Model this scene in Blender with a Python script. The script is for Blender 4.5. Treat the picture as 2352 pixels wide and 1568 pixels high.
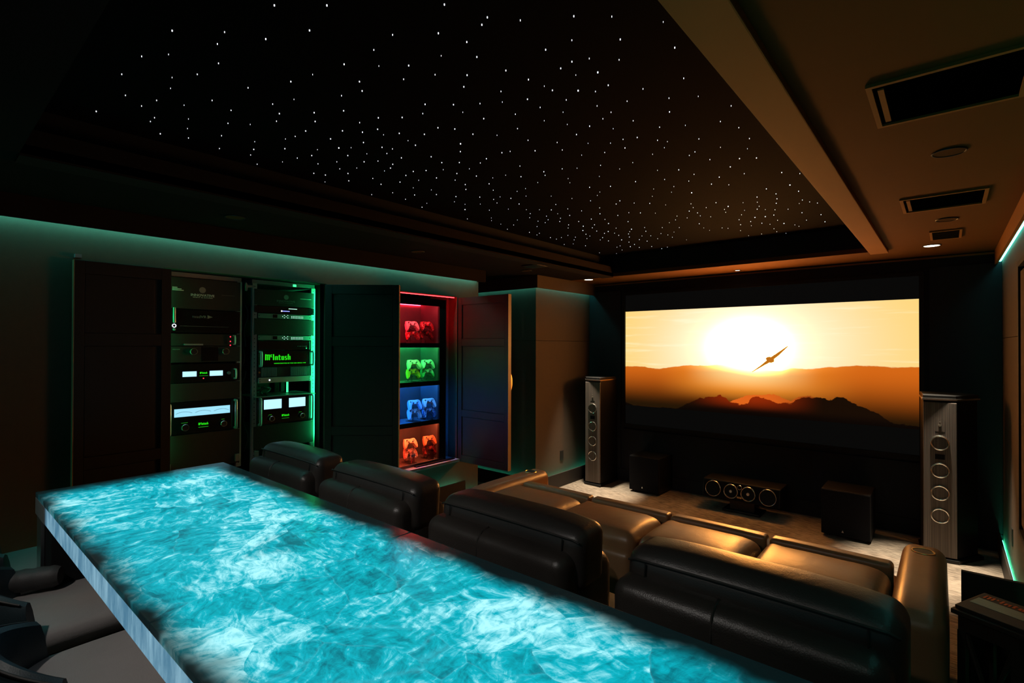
import bpy, bmesh, math, random
from mathutils import Matrix, Vector

for _o in list(bpy.data.objects):
    bpy.data.objects.remove(_o, do_unlink=True)
SC = bpy.context.scene
COL = SC.collection
R = math.radians
random.seed(7)

# ------------------------------------------------------------------ camera
CAM_H = 1.70
cam_d = bpy.data.cameras.new('camera')
cam_d.sensor_width = 36.0
cam_d.lens = 36.0 * 1179.0 / 2352.0
cam_d.clip_start = 0.02
cam = bpy.data.objects.new('camera', cam_d)
COL.objects.link(cam)
_y, _p, _r = R(40.28), R(0.42), R(0.144)
_fw = Vector((-math.sin(_y) * math.cos(_p), math.cos(_y) * math.cos(_p), math.sin(_p)))
_rt = Vector((math.cos(_y), math.sin(_y), 0))
_up = _rt.cross(_fw)
_rt2 = _rt * math.cos(_r) + _up * math.sin(_r)
_up2 = _rt2.cross(_fw)
cam.matrix_world = Matrix(((_rt2.x, _up2.x, -_fw.x, 0), (_rt2.y, _up2.y, -_fw.y, 0),
                           (_rt2.z, _up2.z, -_fw.z, CAM_H), (0, 0, 0, 1)))
SC.camera = cam

# ------------------------------------------------------------------ world, exposure, light levels
world = bpy.data.worlds.new('world')
SC.world = world
world.use_nodes = True
world.node_tree.nodes['Background'].inputs[0].default_value = (0.02, 0.02, 0.025, 1)
world.node_tree.nodes['Background'].inputs[1].default_value = 0.0
SC.view_settings.view_transform = 'Standard'
SC.view_settings.look = 'None'
SC.view_settings.exposure = 0.0
SC.view_settings.gamma = 1.0
SC.view_settings.use_curve_mapping = False
SC.cycles.max_bounces = 5
SC.cycles.diffuse_bounces = 3
SC.cycles.glossy_bounces = 2
SC.cycles.transmission_bounces = 4
SC.cycles.caustics_reflective = False
SC.cycles.caustics_refractive = False
SC.cycles.use_adaptive_sampling = True
SC.cycles.adaptive_threshold = 0.03
SC.cycles.sample_clamp_indirect = 3.0

SCREEN_SUN = 125.0        # brightness of the sun area on the projected picture
SCREEN_SKY = 1.0
STONE_GLOW = 1.18       # back-lit stone bar top
EDGE_GLOW = 0.75
COVE = 25.0              # teal cove strips, top of the walls
FLOOR_COVE = 17.0        # strips above the baseboards
RACK_LED = 45.0
SPOT_W = 950.0          # the two downlights over the tower speakers
BAR_FILL_W = 50.0            # added unseen fill spots for the chair backs and stools
CAB_W = 22.0

# ------------------------------------------------------------------ helpers
WM = {}
class MB:
    def __init__(s):
        s.v = []; s.f = []
    def _add(s, vs, fs):
        n = len(s.v); s.v += [tuple(p) for p in vs]; s.f += [tuple(i + n for i in q) for q in fs]
        return s
    def box(s, x0, x1, y0, y1, z0, z1):
        vs = [(x, y, z) for x in (x0, x1) for y in (y0, y1) for z in (z0, z1)]
        return s._add(vs, [(0, 1, 3, 2), (4, 6, 7, 5), (0, 4, 5, 1), (2, 3, 7, 6), (0, 2, 6, 4), (1, 5, 7, 3)])
    def prism(s, poly, axis, a0, a1):
        def P(p, q, a):
            return {'x': (a, p, q), 'y': (p, a, q), 'z': (p, q, a)}[axis]
        n = len(poly)
        vs = [P(p, q, a0) for p, q in poly] + [P(p, q, a1) for p, q in poly]
        return s._add(vs, [tuple(range(n))[::-1], tuple(range(n, 2 * n))] + [(i, (i + 1) % n, n + (i + 1) % n, n + i) for i in range(n)])
    def cyl(s, c, axis, r, a0, a1, n=20, r1=None):
        r1 = r if r1 is None else r1
        k = 'xyz'.index(axis); o = [i for i in range(3) if i != k]
        vs = []
        for a, rr in ((a0, r), (a1, r1)):
            for i in range(n):
                t = 2 * math.pi * i / n; p = [0, 0, 0]
                p[k] = c[k] + a; p[o[0]] = c[o[0]] + rr * math.cos(t); p[o[1]] = c[o[1]] + rr * math.sin(t)
                vs.append(p)
        return s._add(vs, [tuple(range(n))[::-1], tuple(range(n, 2 * n))] + [(i, (i + 1) % n, n + (i + 1) % n, n + i) for i in range(n)])
    def torus(s, c, axis, rr, r, n=28, m=8, ell=1.0):
        k = 'xyz'.index(axis); o = [i for i in range(3) if i != k]
        vs = []; fs = []
        for i in range(n):
            t = 2 * math.pi * i / n
            for j in range(m):
                q = 2 * math.pi * j / m; d = rr + r * math.cos(q); p = [0, 0, 0]
                p[k] = c[k] + r * math.sin(q); p[o[0]] = c[o[0]] + d * math.cos(t); p[o[1]] = c[o[1]] + d * ell * math.sin(t)
                vs.append(p)
                fs.append((i * m + j, ((i + 1) % n) * m + j, ((i + 1) % n) * m + (j + 1) % m, i * m + (j + 1) % m))
        return s._add(vs, fs)
    def tube(s, pts, r, n=6):
        pts = [Vector(p) for p in pts]; vs = []; fs = []
        for i, p in enumerate(pts):
            d = (pts[min(i + 1, len(pts) - 1)] - pts[max(i - 1, 0)]).normalized()
            a = d.orthogonal().normalized() if i == 0 else (a - d * a.dot(d)).normalized()
            b = d.cross(a)
            for j in range(n):
                t = 2 * math.pi * j / n
                vs.append(p + a * (r * math.cos(t)) + b * (r * math.sin(t)))
        for i in range(len(pts) - 1):
            for j in range(n):
                fs.append((i * n + j, i * n + (j + 1) % n, (i + 1) * n + (j + 1) % n, (i + 1) * n + j))
        fs.append(tuple(range(n))[::-1]); fs.append(tuple(range((len(pts) - 1) * n, len(pts) * n)))
        return s._add(vs, fs)
    def rbox(s, x0, x1, y0, y1, z0, z1, r, seg=3, mid=6, puff=(0, 0, 0), fn=None):
        c = Vector(((x0 + x1) / 2, (y0 + y1) / 2, (z0 + z1) / 2)); h = Vector(((x1 - x0) / 2, (y1 - y0) / 2, (z1 - z0) / 2))
        r = min(r, h.x * .98, h.y * .98, h.z * .98)
        def axis(H):
            a = [-H + r * i / seg for i in range(seg)]
            b = [-(H - r) + 2 * (H - r) * i / mid for i in range(mid + 1)]
            return a + b + [-q for q in a[::-1]]
        ax = [axis(h.x), axis(h.y), axis(h.z)]
        idx = {}; vs = []; fs = []
        def vid(i, j, k):
            key = (i, j, k)
            if key not in idx:
                q = Vector((ax[0][i], ax[1][j], ax[2][k]))
                inn = Vector([max(-(h[t] - r), min(h[t] - r, q[t])) for t in range(3)])
                d = q - inn
                p = inn + d.normalized() * r if d.length > 1e-9 else inn
                u, v, w = p.x / h.x, p.y / h.y, p.z / h.z
                p = Vector((p.x + puff[0] * u * (1 - v * v) * (1 - w * w), p.y + puff[1] * v * (1 - u ** 4) * (1 - w * w), p.z + puff[2] * w * (1 - u ** 4) * (1 - v * v)))
                p += c
                if fn: p = Vector(fn(p))
                idx[key] = len(vs); vs.append(p)
            return idx[key]
        N = [len(a) - 1 for a in ax]
        for i in range(N[0]):
            for j in range(N[1]):
                fs.append((vid(i, j, 0), vid(i, j + 1, 0), vid(i + 1, j + 1, 0), vid(i + 1, j, 0)))
                fs.append((vid(i, j, N[2]), vid(i + 1, j, N[2]), vid(i + 1, j + 1, N[2]), vid(i, j + 1, N[2])))
        for i in range(N[0]):
            for k in range(N[2]):
                fs.append((vid(i, 0, k), vid(i + 1, 0, k), vid(i + 1, 0, k + 1), vid(i, 0, k + 1)))
                fs.append((vid(i, N[1], k), vid(i, N[1], k + 1), vid(i + 1, N[1], k + 1), vid(i + 1, N[1], k)))
        for j in range(N[1]):
            for k in range(N[2]):
                fs.append((vid(0, j, k), vid(0, j, k + 1), vid(0, j + 1, k + 1), vid(0, j + 1, k)))
                fs.append((vid(N[0], j, k), vid(N[0], j + 1, k), vid(N[0], j + 1, k + 1), vid(N[0], j, k + 1)))
        return s._add(vs, fs)
    def build(s, name, m, parent=None, smooth=False, bevel=0.0, local=False, kind=None, label=None, uv=None):
        me = bpy.data.meshes.new(name)
        vs = s.v
        if parent is not None and not local:
            inv = WM[parent].inverted(); vs = [tuple(inv @ Vector(p)) for p in vs]
        me.from_pydata(vs, [], s.f)
        bm = bmesh.new(); bm.from_mesh(me)
        bmesh.ops.recalc_face_normals(bm, faces=bm.faces)
        if bevel > 0:
            bmesh.ops.bevel(bm, geom=[e for e in bm.edges if e.calc_face_angle(0) > 0.6], offset=bevel, segments=2, profile=.6, affect='EDGES', clamp_overlap=True)
        if smooth:
            for f in bm.faces: f.smooth = True
            for e in bm.edges:
                if e.calc_face_angle(0) > R(42): e.smooth = False
        bm.to_mesh(me); bm.free()
        if uv:
            L = me.uv_layers.new(name='UVMap')
            for lp in me.loops: L.data[lp.index].uv = uv(Vector(s.v[lp.vertex_index]))
        if m: me.materials.append(m)
        o = bpy.data.objects.new(name, me); COL.objects.link(o)
        if parent is not None:
            o.parent = parent; WM[o] = WM[parent]
        else:
            WM[o] = Matrix.Identity(4)
        if kind: o['kind'] = kind
        if label: o['label'] = label
        return o

def tag(o, label, cat, group=None):
    o['label'] = label; o['category'] = cat
    if group: o['group'] = group
    return o
def thing(name, label, cat, loc=(0, 0, 0), rot=(0, 0, 0), group=None):
    o = bpy.data.objects.new(name, None); COL.objects.link(o)
    o.empty_display_size = 0.1
    o.location = loc; o.rotation_euler = rot
    from mathutils import Euler
    WM[o] = Matrix.Translation(Vector(loc)) @ Euler(rot).to_matrix().to_4x4()
    return tag(o, label, cat, group)
def copy_tree(o, parent=None):
    c = o.copy(); COL.objects.link(c)
    if parent is not None: c.parent = parent
    for ch in list(o.children): copy_tree(ch, c)
    return c
def place(o, loc, rot=(0, 0, 0), label=None, group=None):
    o.location = loc; o.rotation_euler = rot
    if label: o['label'] = label
    if group: o['group'] = group
def struct(mb, name, m, parent=None, **k):
    o = mb.build(name, m, parent, **k)
    if parent is None: o['kind'] = 'structure'
    return o

# ------------------------------------------------------------------ material helpers
class NT:
    def __init__(s, tree): s.t = tree
    def n(s, typ, **k):
        q = s.t.nodes.new(typ)
        for a, b in k.items(): setattr(q, a, b)
        return q
    def put(s, sock, val):
        if isinstance(val, bpy.types.NodeSocket): s.t.links.new(val, sock)
        elif isinstance(val, (int, float)):
            try: sock.default_value = val
            except TypeError: sock.default_value = (val, val, val)
        else: sock.default_value = val
    def m(s, op, a, b=0.0, c=0.0, clamp=False):
        q = s.n('ShaderNodeMath', operation=op); q.use_clamp = clamp
        s.put(q.inputs[0], a); s.put(q.inputs[1], b)
        if len(q.inputs) > 2: s.put(q.inputs[2], c)
        return q.outputs[0]
    def mix(s, f, a, b, blend='MIX'):
        q = s.n('ShaderNodeMix', data_type='RGBA', blend_type=blend)
        q.clamp_factor = True
        s.put(q.inputs[0], f); s.put(q.inputs[6], a); s.put(q.inputs[7], b)
        return q.outputs[2]
    def ss(s, x, a, b, lo=0.0, hi=1.0):
        q = s.n('ShaderNodeMapRange', interpolation_type='SMOOTHSTEP')
        s.put(q.inputs[0], x); s.put(q.inputs[1], a); s.put(q.inputs[2], b); s.put(q.inputs[3], lo); s.put(q.inputs[4], hi)
        return q.outputs[0]
    def noise(s, vec, scale, detail=3.0, rough=.55, dist=0.0):
        q = s.n('ShaderNodeTexNoise'); s.put(q.inputs['Vector'], vec); q.inputs['Scale'].default_value = scale
        q.inputs['Detail'].default_value = detail; q.inputs['Roughness'].default_value = rough; q.inputs['Distortion'].default_value = dist
        return q
    def mapping(s, vec, loc=(0, 0, 0), rot=(0, 0, 0), sc=(1, 1, 1)):
        q = s.n('ShaderNodeMapping'); s.put(q.inputs[0], vec)
        q.inputs[1].default_value = loc; q.inputs[2].default_value = rot; q.inputs[3].default_value = sc
        return q.outputs[0]
    def curve(s, x, pts):
        q = s.n('ShaderNodeFloatCurve'); s.put(q.inputs[1], x)
        cv = q.mapping.curves[0]
        q.mapping.extend = 'HORIZONTAL'
        pts = sorted(pts)
        cv.points[0].location = pts[0]; cv.points[-1].location = pts[-1]
        for p in pts[1:-1]: cv.points.new(*p)
        for p in cv.points: p.handle_type = 'VECTOR'
        q.mapping.update()
        return q.outputs[0]
    def sep(s, v):
        q = s.n('ShaderNodeSeparateXYZ'); s.put(q.inputs[0], v); return q.outputs

def new_mat(name):
    m = bpy.data.materials.new(name); m.use_nodes = True
    return m, NT(m.node_tree), m.node_tree.nodes['Principled BSDF']
def pbr(name, col, rough=.5, metal=0.0, spec=.5, vary=.15, scale=8.0, bump=0.0, bscale=60.0, stretch=(1, 1, 1), coat=0.0, sheen=0.0):
    m, N, b = new_mat(name)
    tc = N.n('ShaderNodeTexCoord').outputs['Object']
    v = N.mapping(tc, sc=stretch)
    nz = N.noise(v, scale, 4.0)
    c2 = tuple(max(0, x * (1 - vary)) for x in col) + (1,); c3 = tuple(min(1, x * (1 + vary)) for x in col) + (1,)
    N.put(b.inputs['Base Color'], N.mix(nz.outputs[0], c2, c3))
    b.inputs['Roughness'].default_value = rough; b.inputs['Metallic'].default_value = metal
    b.inputs['Specular IOR Level'].default_value = spec
    if coat: b.inputs['Coat Weight'].default_value = coat
    if sheen: b.inputs['Sheen Weight'].default_value = sheen
    if bump:
        q = N.noise(v, bscale, 3.0)
        bp = N.n('ShaderNodeBump'); bp.inputs['Strength'].default_value = bump; bp.inputs['Distance'].default_value = .004
        N.put(bp.inputs['Height'], q.outputs[0]); N.put(b.inputs['Normal'], bp.outputs[0])
    return m
def glow(name, col, strength):
    m, N, b = new_mat(name)
    b.inputs['Base Color'].default_value = (0.02, 0.02, 0.02, 1)
    b.inputs['Emission Color'].default_value = tuple(col) + (1,); b.inputs['Emission Strength'].default_value = strength
    b.inputs['Roughness'].default_value = .4
    return m

def leather_mat(name, col, rough=.42):
    m, N, b = new_mat(name)
    tc = N.n('ShaderNodeTexCoord').outputs['Object']
    nz = N.noise(tc, 5.0, 4.0)
    N.put(b.inputs['Base Color'], N.mix(nz.outputs[0], tuple(c * .8 for c in col) + (1,), tuple(c * 1.2 for c in col) + (1,)))
    b.inputs['Roughness'].default_value = rough
    vo = N.n('ShaderNodeTexVoronoi'); N.put(vo.inputs['Vector'], tc); vo.inputs['Scale'].default_value = 260
    wr = N.noise(tc, 9.0, 3.0, .5, .6)
    h = N.m('ADD', N.m('MULTIPLY', vo.outputs['Distance'], .25), N.m('MULTIPLY', wr.outputs[0], 2.2))
    bp = N.n('ShaderNodeBump'); bp.inputs['Strength'].default_value = .22; bp.inputs['Distance'].default_value = .005
    N.put(bp.inputs['Height'], h); N.put(b.inputs['Normal'], bp.outputs[0])
    return m

M = {}
M['fabric_wall'] = pbr('fabric_wall', (.085, .060, .040), .9, spec=.2, vary=.08, scale=30, bump=.25, bscale=500)
M['front_wall'] = pbr('front_wall_dark_fabric', (.016, .017, .021), .85, spec=.25, vary=.1, scale=20, bump=.2, bscale=400)
M['black_paint'] = pbr('black_paint', (.006, .006, .007), .7, spec=.25)
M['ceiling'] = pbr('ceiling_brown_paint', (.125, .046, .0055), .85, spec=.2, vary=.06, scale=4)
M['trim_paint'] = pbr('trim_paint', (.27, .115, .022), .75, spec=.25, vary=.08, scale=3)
M['ceiling_dark'] = pbr('ceiling_left_shaded', (.007, .0035, .002), .9, spec=.1, vary=.06, scale=4)  # darker copy of the ceiling colour, with the left side's shade put in
M['ceiling_fascia'] = pbr('ceiling_fascia_shaded', (.011, .0055, .0025), .85, spec=.15, vary=.06, scale=4)  # shade of the left fascia and tray lip put into the colour
M['star_velvet'] = pbr('star_ceiling_velvet', (.0022, .0018, .0016), .9, spec=.03, vary=.2, scale=40)
M['door_wood'] = pbr('door_dark_wood', (.015, .011, .0085), .6, spec=.3, vary=.2, scale=6, stretch=(1, 1, .15))
M['door_edge'] = pbr('door_edge_veneer', (.30, .19, .09), .5, vary=.2, scale=10, stretch=(1, 1, .1))
M['brass'] = pbr('brass', (.75, .5, .2), .3, metal=1.0)
M['base_board'] = pbr('base_board_dark', (.02, .016, .013), .6, spec=.3)
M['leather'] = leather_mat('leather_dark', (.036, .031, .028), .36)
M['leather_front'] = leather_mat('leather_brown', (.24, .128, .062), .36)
M['stool_leather'] = leather_mat('stool_leather', (.26, .24, .235), .55)
M['stool_back'] = leather_mat('stool_back_leather', (.02, .035, .042), .45)
M['seam'] = pbr('seam_thread', (.02, .018, .016), .6)
M['metal_dark'] = pbr('metal_dark', (.03, .03, .032), .4, metal=.8)
M['steel'] = pbr('steel', (.55, .55, .56), .35, metal=1.0, vary=.06, scale=20)
M['chrome'] = pbr('chrome_ring', (.8, .76, .7), .22, metal=1.0)
M['rack_black'] = pbr('rack_black', (.03, .03, .032), .38, spec=.5, vary=.1, scale=30, bump=.1, bscale=300)
M['rack_glass'] = pbr('rack_glass_black', (.006, .007, .009), .12, spec=.6)
M['rack_grey'] = pbr('rack_grey_metal', (.28, .29, .30), .45, metal=.4, vary=.06, scale=10)
M['rail'] = pbr('rack_rail_metal', (.45, .46, .46), .5, metal=.3)
M['silver'] = pbr('brushed_silver', (.6, .61, .62), .35, metal=.7, vary=.05, scale=20, stretch=(1, .1, 1))
M['print'] = pbr('white_print', (.75, .78, .78), .6, vary=.03)
M['print_dim'] = pbr('grey_print', (.2, .22, .22), .6, vary=.03)
M['cable'] = pbr('cable_black', (.03, .03, .03), .5)
M['speaker_black'] = pbr('speaker_black_lacquer', (.004, .004, .0045), .42, spec=.35)
M['sub_black'] = pbr('subwoofer_black_cloth', (.006, .0065, .009), .8, spec=.12, bump=.15, bscale=400)
M['cone'] = pbr('driver_cone', (.004, .004, .0045), .6, spec=.2)
M['screw'] = pbr('screw_black', (.01, .01, .01), .5)
M['plastic_black'] = pbr('plastic_black', (.012, .012, .013), .4)
M['wood_dark'] = pbr('wood_dark', (.03, .022, .017), .45, spec=.4, vary=.25, scale=5, stretch=(6, 1, 1))
M['foil'] = pbr('silver_foil', (.6, .6, .6), .3, metal=.9, bump=1.0, bscale=30)
M['bag'] = leather_mat('bolster_cloth', (.045, .042, .042), .6)
M['tweeter'] = pbr('tweeter', (.8, .75, .65), .3, metal=.9)
M['acrylic'] = pbr('acrylic_clear', (.8, .85, .85), .08, spec=.6, vary=0)
M['acrylic'].node_tree.nodes['Principled BSDF'].inputs['Transmission Weight'].default_value = .92
M['plate'] = pbr('wall_plate', (.02, .018, .016), .4)

def carpet_mat():
    m, N, b = new_mat('carpet_streaked')
    tc = N.n('ShaderNodeTexCoord').outputs['Object']
    a = N.noise(N.mapping(tc, sc=(3.0, 26.0, 1)), 4.0, 5.0, .6, .3)
    c = N.noise(tc, 1.6, 3.0)
    f = N.m('ADD', N.m('MULTIPLY', a.outputs[0], .75), N.m('MULTIPLY', c.outputs[0], .35))
    N.put(b.inputs['Base Color'], N.mix(N.ss(f, .38, .72), (.075, .062, .05, 1), (.34, .28, .22, 1)))
    b.inputs['Roughness'].default_value = .95; b.inputs['Specular IOR Level'].default_value = .1
    q = N.noise(tc, 420, 2.0)
    bp = N.n('ShaderNodeBump'); bp.inputs['Strength'].default_value = .6; bp.inputs['Distance'].default_value = .006
    N.put(bp.inputs['Height'], q.outputs[0]); N.put(b.inputs['Normal'], bp.outputs[0])
    return m
M['carpet'] = carpet_mat()

def grille_mat():
    m, N, b = new_mat('speaker_grille_threads')
    tc = N.n('ShaderNodeTexCoord').outputs['Object']
    a = N.noise(N.mapping(tc, sc=(160, 160, 1.2)), 1.0, 3.0, .6)
    N.put(b.inputs['Base Color'], N.mix(N.ss(a.outputs[0], .3, .7), (.085, .068, .058, 1), (.165, .132, .11, 1)))
    b.inputs['Roughness'].default_value = .7
    bp = N.n('ShaderNodeBump'); bp.inputs['Strength'].default_value = .4; bp.inputs['Distance'].default_value = .003
    N.put(bp.inputs['Height'], a.outputs[0]); N.put(b.inputs['Normal'], bp.outputs[0])
    return m
M['grille'] = grille_mat()

FAR = [(0, .414), (.054, .418), (.137, .399), (.18, .409), (.251, .436), (.319, .443), (.395, .455), (.442, .445), (.532, .413), (.616, .416), (.644, .44), (.692, .438), (.776, .46), (.831, .48), (.885, .482), (.929, .471), (1, .478)]
DARK = [(0, .03), (.034, .004), (.073, .0), (.143, .0), (.239, .011), (.263, .054), (.274, .063), (.308, .111), (.325, .127), (.336, .125), (.352, .142), (.385, .154), (.4, .167), (.408, .152), (.421, .144), (.429, .125), (.442, .107), (.473, .093), (.502, .106), (.507, .139), (.517, .17), (.527, .178), (.541, .173), (.546, .162), (.575, .157), (.603, .122), (.621, .136), (.63, .135), (.648, .133), (.657, .159), (.668, .175), (.683, .19), (.696, .2), (.713, .195), (.726, .202), (.738, .196), (.747, .2), (.759, .183), (.771, .185), (.778, .206), (.792, .216), (.804, .212), (.816, .187), (.839, .157), (.866, .133), (.892, .105), (.907, .075), (.929, .041), (.95, .026), (.964, .028), (1, .02)]
MID = [(0, 0), (.39, 0), (.42, .1), (.437, .117), (.473, .152), (.507, .187), (.537, .189), (.57, .207), (.589, .203), (.603, .193), (.625, .172), (.643, .15), (.666, .19), (.696, .211), (.72, .2), (.75, .1), (1, 0)]
def picture_mat():
    m, N, b = new_mat('projected_sunset_picture')
    uv = N.n('ShaderNodeTexCoord').outputs['UV']
    s = N.sep(uv); u, v = s[0], s[1]
    warp = N.noise(uv, 38, 5.0, .65).outputs[0]
    vj = N.m('ADD', v, N.m('MULTIPLY', N.m('SUBTRACT', warp, .5), .05))
    # distance from the sun
    du = N.m('MULTIPLY', N.m('SUBTRACT', u, .50), 2.48); dv = N.m('SUBTRACT', v, .62)
    d2 = N.m('ADD', N.m('MULTIPLY', du, du), N.m('MULTIPLY', N.m('MULTIPLY', dv, dv), 1.9))
    core = N.m('ADD', N.m('MULTIPLY', N.m('POWER', 2.718, N.m('MULTIPLY', d2, -22.0)), .991), N.m('MULTIPLY', N.m('POWER', 2.718, N.m('MULTIPLY', d2, -4.0)), .009))
    core2 = N.m('POWER', 2.718, N.m('MULTIPLY', d2, -1.3))
    cl = N.noise(N.mapping(uv, rot=(0, 0, .12), sc=(1.2, 7.0, 1)), 3.0, 4.0).outputs[0]
    sky = N.mix(N.ss(cl, .52, .75), (1.0, .66, .165, 1), (1.0, .82, .38, 1))
    sky = N.mix(N.m('MULTIPLY', N.m('POWER', 2.718, N.m('MULTIPLY', d2, -1.45)), .98), sky, (1.0, .97, .86, 1))
    # haze below the far ridge
    ax = N.m('ABSOLUTE', du)
    hz = N.ss(v, .02, .46)
    haze = N.mix(hz, (.016, .007, .0015, 1), (.66, .135, .008, 1))
    glowx = N.ss(ax, .95, .0)
    haze = N.mix(N.m('MULTIPLY', glowx, N.ss(v, .08, .30)), haze, (1.0, .33, .03, 1))
    haze = N.mix(N.m('MULTIPLY', N.ss(ax, .62, .0), N.ss(v, .20, .43)), haze, (1.0, .80, .35, 1))
    far = N.curve(u, FAR); mid = N.curve(u, MID); dark = N.curve(u, DARK)
    is_sky = N.ss(N.m('SUBTRACT', N.m('ADD', v, N.m('MULTIPLY', N.m('SUBTRACT', N.noise(uv, 16, 4.0).outputs[0], .5), .035)), far), -.004, .004)
    col = N.mix(is_sky, haze, sky)
    midc = N.mix(N.ss(ax, .75, .1), (.10, .02, .003, 1), (.75, .13, .012, 1))
    col = N.mix(N.ss(N.m('SUBTRACT', vj, mid), .003, -.003), col, midc)
    dk = N.mix(N.m('MULTIPLY', N.ss(ax, .62, .05), N.ss(v, .02, .16)), (.009, .0035, .0012, 1), (.28, .022, .002, 1))
    dkm = N.mix(N.ss(v, .0, .09), (.003, .0015, .001, 1), dk)
    col = N.mix(N.ss(N.m('SUBTRACT', vj, dark), .003, -.003), col, dkm)
    notdark = N.ss(N.m('SUBTRACT', v, far), -.075, .045)
    sun = N.mix(N.m('MULTIPLY', core, notdark), (0, 0, 0, 1), (1.0, .36, .06, 1))
    sunb = N.n('ShaderNodeVectorMath', operation='SCALE'); N.put(sunb.inputs[0], sun); sunb.inputs['Scale'].default_value = SCREEN_SUN
    base = N.n('ShaderNodeVectorMath', operation='SCALE'); N.put(base.inputs[0], col); base.inputs['Scale'].default_value = SCREEN_SKY
    tot = N.n('ShaderNodeVectorMath', operation='ADD'); N.put(tot.inputs[0], sunb.outputs[0]); N.put(tot.inputs[1], base.outputs[0])
    b.inputs['Base Color'].default_value = (.01, .01, .01, 1); b.inputs['Roughness'].default_value = .9; b.inputs['Specular IOR Level'].default_value = 0
    N.put(b.inputs['Emission Color'], tot.outputs[0]); b.inputs['Emission Strength'].default_value = 1.0
    return m
M['picture'] = picture_mat()
M['letterbox'] = glow('projected_black_bar', (.0026, .0025, .0023), 1.0)  # faint emission painting the projector's greyish black on the bars
_b = M['letterbox'].node_tree.nodes['Principled BSDF']; _b.inputs['Base Color'].default_value = (.003, .003, .003, 1); _b.inputs['Specular IOR Level'].default_value = 0.0
M['plane_pic'] = glow('picture_aeroplane', (.50, .15, .01), 1.0)

TX0, TX1, TY0, TY1, TZ = -3.06, 0.20, 0.372, 1.14, 1.05
def stone_mat(edge=False):
    m, N, b = new_mat('backlit_stone_edge' if edge else 'backlit_stone')
    geo = N.n('ShaderNodeNewGeometry').outputs['Position']
    s = N.sep(geo)
    warp = N.noise(geo, 2.2, 4.0, .6)
    wv = N.n('ShaderNodeVectorMath', operation='ADD'); N.put(wv.inputs[0], geo)
    sc = N.n('ShaderNodeVectorMath', operation='SCALE'); N.put(sc.inputs[0], warp.outputs['Color']); sc.inputs['Scale'].default_value = .16
    N.put(wv.inputs[1], sc.outputs[0])
    vo = N.n('ShaderNodeTexVoronoi'); N.put(vo.inputs['Vector'], N.mapping(wv.outputs[0], sc=(1, 1.25, .2))); vo.inputs['Scale'].default_value = 4.6
    ed = N.n('ShaderNodeTexVoronoi', feature='DISTANCE_TO_EDGE'); N.put(ed.inputs['Vector'], N.mapping(wv.outputs[0], sc=(1, 1.25, .2))); ed.inputs['Scale'].default_value = 4.6
    # every piece has its own grain direction
    cell = N.sep(vo.outputs['Color'])
    ang = N.m('MULTIPLY', cell[0], 2.4)
    rot = N.n('ShaderNodeVectorRotate', rotation_type='Z_AXIS'); N.put(rot.inputs['Vector'], wv.outputs[0]); N.put(rot.inputs['Angle'], ang)
    gr = N.noise(N.mapping(rot.outputs[0], sc=(4.5, 11, 4)), 2.4, 8.0, .68, .7).outputs[0]
    gl = N.noise(N.mapping(wv.outputs[0], rot=(0, 0, .5), sc=(5.5, 10, 4)), 2.8, 8.0, .68, .9).outputs[0]
    gr = N.m('ADD', N.m('MULTIPLY', gr, .58), N.m('MULTIPLY', gl, .42))
    big = N.noise(geo, 1.9, 4.0, .55).outputs[0]
    f = N.m('ADD', N.m('MULTIPLY', gr, 1.0), N.m('MULTIPLY', N.m('SUBTRACT', cell[1], .5), .11))
    f = N.m('ADD', f, N.m('MULTIPLY', N.m('SUBTRACT', big, .5), .6))
    if edge:
        st = N.noise(N.mapping(geo, rot=(0, .55, 0), sc=(22, 1, 5)), 1.0, 5.0, .65).outputs[0]
        col = N.mix(N.ss(st, .3, .72), (.08, .24, .38, 1), (.30, .56, .72, 1))
        b.inputs['Emission Strength'].default_value = EDGE_GLOW
        mask = N.ss(s[0], -2.86, -2.78)
        em = N.mix(mask, (0, 0, 0, 1), col)
    else:
        c1 = N.mix(N.ss(f, .28, .54), (.0, .135, .18, 1), (.0, .42, .52, 1))
        c2 = N.mix(N.ss(f, .475, .68), c1, (.40, .88, .94, 1))
        vein = N.ss(ed.outputs['Distance'], .022, .0)
        col = N.mix(N.m('MULTIPLY', vein, .05), c2, (.35, .8, .88, 1))
        dk = N.ss(N.noise(geo, 3.4, 5.0, .6, 1.2).outputs[0], .64, .74)
        col = N.mix(N.m('MULTIPLY', dk, .35), col, (.0, .10, .13, 1))
        # the light box under the slab stops short of the edges
        n2 = N.noise(geo, 5.5, 3.0).outputs[0]
        nn = N.m('MULTIPLY', N.m('SUBTRACT', n2, .5), .10)
        m1 = N.ss(N.m('ADD', N.m('SUBTRACT', TY1, s[1]), nn), .035, .135)
        m2 = N.ss(N.m('ADD', N.m('SUBTRACT', s[1], TY0), N.m('MULTIPLY', nn, 1.3)), -.01, .085)
        m3 = N.ss(N.m('ADD', N.m('SUBTRACT', s[0], TX0), nn), .02, .20)
        mask = N.m('MULTIPLY', N.m('MULTIPLY', m1, m2), m3)
        em = N.mix(mask, (.0, .004, .005, 1), col)
        b.inputs['Emission Strength'].default_value = STONE_GLOW
    N.put(b.inputs['Emission Color'], em)
    N.put(b.inputs['Base Color'], N.mix(gr, (.018, .022, .023, 1), (.05, .058, .06, 1)))
    b.inputs['Roughness'].default_value = .2; b.inputs['Specular IOR Level'].default_value = .45
    return m
M['stone'] = stone_mat(); M['stone_edge'] = stone_mat(True)

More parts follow.
